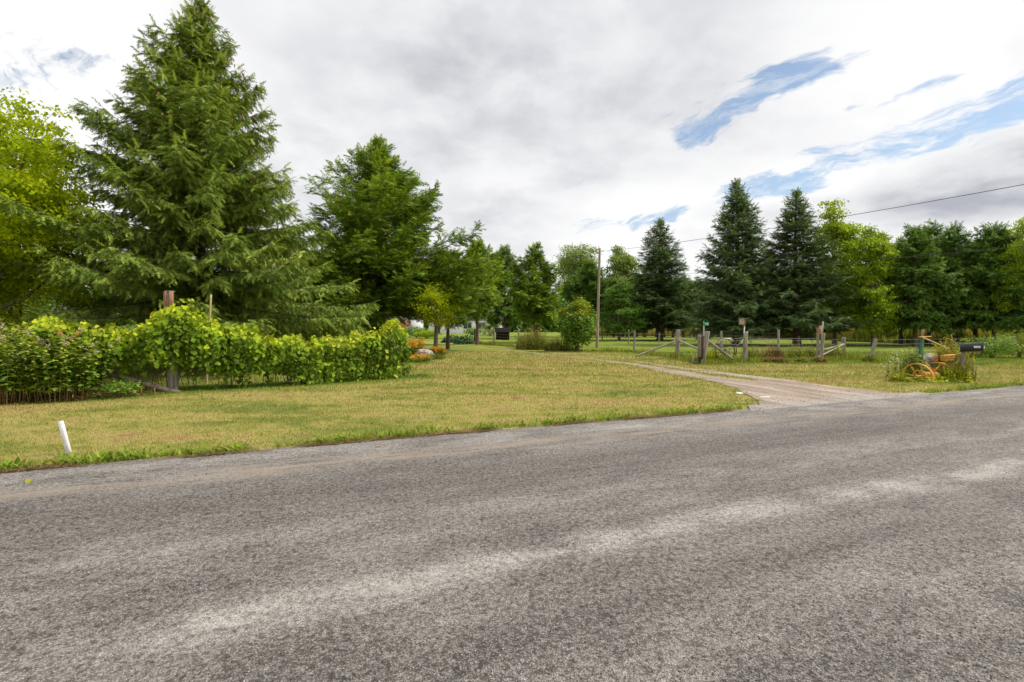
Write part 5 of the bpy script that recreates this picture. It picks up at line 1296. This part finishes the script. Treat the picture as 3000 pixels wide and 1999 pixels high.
# ------------------------------------------------------------------ antique mower in its flower bed
mbase = ground(GX(2720, 14.0)); mo = thing('antique_mower', 'yellow-painted antique horse-drawn mower standing as an ornament in the flower bed', 'mower', mbase)
AX = Vector((.89, .45, 0)).normalized(); h1 = W(2687, 1104, 13.6); h2 = h1+AX*1.17
wheel(mo, 'wheel', h1, AX, .375, .034, .075, 7, M_YELLOW, .015, .055, .25); wheel(mo, 'wheel', h2, AX, .375, .034, .075, 7, M_YELLOW, .013, .05, .6)
wheel(mo, 'gear_wheel', h1+AX*.14, AX, .175, .025, .04, 5, M_YELLOW, .012, .045, .1)
part('axle', rod_mb(h1-AX*.05, h2+AX*.05, .022, 8), M_YELLOW, mo)
part('foot_bar', rod_mb(W(2648, 1106, 13.45), W(2742, 1107, 13.62), .012, 6), M_YELLOW, mo)
part('gear_case', bevel_box(tuple(h1.lerp(h2, .5)), (.30, .26, .2), Matrix.Rotation(.47, 3, 'Z'), .04), M_YELLOW, mo)
part('skid_plate', bevel_box(tuple(W(2745, 1099, 13.8)), (.20, .05, .13), Matrix.Rotation(.4, 3, 'Y'), .02), M_YELLOW, mo)
part('frame_bar', rod_mb(W(2733, 1091, 13.9), W(2768, 1058, 14.2), .018, 6), M_YELLOW, mo)
part('frame_bar', rod_mb(W(2710, 1060, 14.1), W(2736, 1090, 13.9), .014, 6), M_YELLOW, mo)
part('lever', rod_mb(W(2758, 1078, 14.1), W(2806, 1061, 14.2), .012, 6), M_YELLOW, mo)
part('lever', rod_mb(W(2786, 1043, 14.2), W(2828, 1030.5, 14.3), .012, 6), M_STICK, mo)
for k_, (py, ln, dx) in enumerate(((1042.5, 33, 0), (1048.5, 31, -1), (1054.5, 27, -2))):
    c = W(2777+dx, py, 14.15); part('seat_plank', bevel_box(tuple(c), (ln/FPX*14.15, .16, .052), Matrix.Rotation(-.10, 3, 'Y'), .006), M_YELLOW, mo)
cb0, cb1 = W(2694, 1112, 14.25), W(2701, 990, 14.25); up = (cb1-cb0).normalized()
cb = part('cutter_bar', bevel_box(tuple((cb0+cb1)/2), (.15, (cb1-cb0).length, .03), aim(up, (.3, -1, 0)), .006), M_GREENP, mo)
for k_ in range(15):
    q = cb0.lerp(cb1, .22+.72*k_/14)+Vector((-.07, 0, 0)); w = MB(); w.tube([q, q+Vector((-.05, -.01, .006)), q+Vector((-.10, -.015, -.002))], [.018, .014, .006], 5)
    part('guard_tooth', w, M_GREENP, cb)
part('upright_board', bevel_box(tuple(W(2703, 978, 14.25)), (.075, .03, .26), Matrix.Rotation(.12, 3, 'Y'), .005), M_REDWOOD, mo)
part('grass_board', bevel_box(tuple(W(2709, 987.5, 14.22)), (.36, .06, .035), Matrix.Rotation(-.05, 3, 'Y'), .008), M_YELLOW, mo)
part('grass_stick', post_mb(W(2706, 990, 14.18), W(2781, 1023, 13.7), .022, 7, 170, .6), M_STICK, mo)
rock('garden_rock', 'large grey rock lying behind the antique mower', ground(GX(2736, 15.3)), (1.05, .6, .9), M_ROCK, 171, rz=.2, sink=.22)
rock('small_stone', 'white stone resting on top of the grey garden rock', W(2729, 1044, 15.15)-Vector((0, 0, .055)), (.16, .13, .11), M_PALEROCK, 172, 'stone', sub=2, sink=.1)
rock('small_stone', 'smaller pale stone on the grey garden rock', W(2741, 1045, 15.15)-Vector((0, 0, .05)), (.09, .08, .08), M_PALEROCK, 173, 'stone', sub=2, sink=.1)
# mailbox
ml = W(2814, 1019, 13.9); mr = W(2880, 1016, 13.55); ax = (mr-ml).normalized(); Lm = (mr-ml).length
o = thing('mailbox', 'black rounded mailbox with white number label on a grey post', 'mailbox', ground(GX(2812, 13.95)))
sx = Vector((-ax.y, ax.x, 0)).normalized(); prof = [(-.085, -.115), (.085, -.115)]+[(.085*math.cos(a), .03+.085*math.sin(a)) for a in np.linspace(0, math.pi, 12)]
def extrude(profile, a, b):
    n = len(profile); V = [tuple(c+sx*u_+Vector((0, 0, 1))*v_) for c in (a, b) for u_, v_ in profile]; F = []
    w = MB(); w.add(V, [(i_, (i_+1) % n, n+(i_+1) % n, n+i_) for i_ in range(n)])
    w.add(V[:n], [(0, i_+1, i_) for i_ in range(1, n-1)]); w.add(V[n:], [(0, i_, i_+1) for i_ in range(1, n-1)]); return w
part('body', extrude(prof, ml, mr), M_BLACK, o, False)
dr_ = part('door', extrude([(u_*1.06, v_*1.05) for u_, v_ in prof], mr+ax*.001, mr+ax*.018), M_BLACK, o)
part('latch', bevel_box(tuple(mr+ax*.035+Vector((0, 0, .10))), (.03, .03, .03), None, .004), M_STEEL, dr_)
part('door_label', bevel_box(tuple(mr+ax*.022+Vector((0, 0, -.03))), (.01, .07, .07), Matrix.Rotation(math.atan2(ax.y, ax.x), 3, 'Z'), .001), M_LETTER, dr_)
lc = ml+ax*Lm*.76-sx*.0875+Vector((0, 0, .0)); rzm = math.atan2(ax.y, ax.x)
lb = part('number_label', bevel_box(tuple(lc), (.135, .004, .055), Matrix.Rotation(rzm, 3, 'Z'), .001), M_LETTER, o)
tm = text_mesh('718', .055, 'digits'); tm.transform(Matrix.Rotation(rzm, 4, 'Z')@Matrix.Rotation(R(90), 4, 'X')); tm.materials.append(M_BLACK)
dg_ = obj('digits', tm, None, lb); dg_.location = lc-sx*.0038-ROOT[o.name]
part('support_board', bevel_box(tuple(ml.lerp(mr, .45)+Vector((0, 0, -.135))), (Lm*.9, .12, .03), Matrix.Rotation(rzm, 3, 'Z'), .004), M_POST, o)
part('post', post_mb(ground(GX(2811, 13.95)), ml+ax*.06+Vector((0, 0, -.14)), .05, 8, 175), M_POST, o)

# plants of the bed
def strap_clump(name, label, loc, n, h, rx, seed, mat, w_=.02, group=None):
    rng = np.random.default_rng(seed); b0 = np.array(ground(loc)); o = thing(name, label, 'plant', b0, group); f = MB()
    az = rng.random(n)*6.28; tl = rng.random(n)*.9; bb = b0+np.c_[np.cos(az)*rx*.5*rng.random(n), np.sin(az)*rx*.5*rng.random(n), np.zeros(n)]; hh = h*rng.uniform(.6, 1.1, n)
    f.add(*scatter(*STRAP, bb, np.c_[np.cos(az)*tl, np.sin(az)*tl, np.ones(n)], np.c_[-np.cos(az), -np.sin(az), tl], np.c_[np.full(n, w_), hh, hh], rng.random(n)))
    part('foliage', f, mat, o)
    w = MB(); w.tube([tuple(b0-[0, 0, .03]), tuple(b0+[0, 0, .10])], [rx*.3, rx*.12], 6); part('crown_base', w, M_WEED, o)
GB = 'plants in the mower flower bed'
strap_clump('iris_clump', 'strap-leaved clump in front of the mower wheel, on the driveway side', GX(2634, 13.5), 110, .42, .3, 180, M_WEED, .022, GB)
strap_clump('iris_clump', 'strap-leaved clump behind the large mower wheel', GX(2664, 14.2), 90, .5, .3, 181, M_WEED, .02, GB)
weed_patch('leafy_plant', 'tall pale leafy plant beside the green cutter bar', GX(2672, 14.3), .26, 1.02, M_PALE, 182, 70, .2, 'plant', GB, None, .05, .012, .16)
weed_patch('umbel_plant', 'wispy plant with white flower heads at the driveway side of the bed', GX(2632, 14.7), .30, .80, M_WEED, 183, 40, .25, 'plant', GB, M_WHITEF, .3, .008, .08)
weed_patch('goldenrod', 'feathery yellow goldenrod below the mailbox', GX(2788, 14.6), .42, 1.22, M_WEED, 184, 260, .35, 'plant', GB, M_YELLOWF, .2, .006, .07)
weed_patch('fern_plant', 'fine-leaved bushy green plant beneath the mower seat', GX(2796, 13.8), .42, .62, M_LIME, 185, 340, .3, 'plant', GB, None, .15, .006, .06)
weed_patch('fern_plant', 'feathery plant drooping by the mailbox post', GX(2812, 14.1), .35, .85, M_WEED, 186, 200, .3, 'plant', GB, None, .2, .006, .06)
weed_patch('bed_weeds', 'mixed weeds filling the space behind the mower wheels', GX(2725, 14.6), .6, .38, M_WEED, 187, 220, .35, 'plant', GB, None, .4, .008, .08)
flower_clump('red_flower', 'single red bloom above the mower axle', GX(2739, 14.15), .03, .66, M_RED, 188, 2, None, GB, fl=1., psize=.04)
rng = np.random.default_rng(189); mb = MB(); n = 1700; sx_ = rng.uniform(0, 1, n); c0, c1 = GX(2628, 13.35), GX(2822, 13.6)
q = np.c_[c0.x+(c1.x-c0.x)*sx_, c0.y+(c1.y-c0.y)*sx_]+rng.normal(0, 1, (n, 2))*[.08, .17]; q[:, 1] += .12; z = rng.random(n)**1.5*.10*(1+.6*np.sin(sx_*21)); az = rng.random(n)*6.28
mb.add(*scatter(*LEAF4, np.c_[q, z+.05], np.c_[np.cos(az), np.sin(az), np.full(n, .1)], norm(rng.normal(0, .35, (n, 3))+[0, -.3, 1.]), .075*rng.uniform(.6, 1.3, n), rng.random(n)))
solo('ground_cover', mb, M_VINE, 'low leafy ground cover along the front of the mower bed', 'ground cover', kind='stuff')
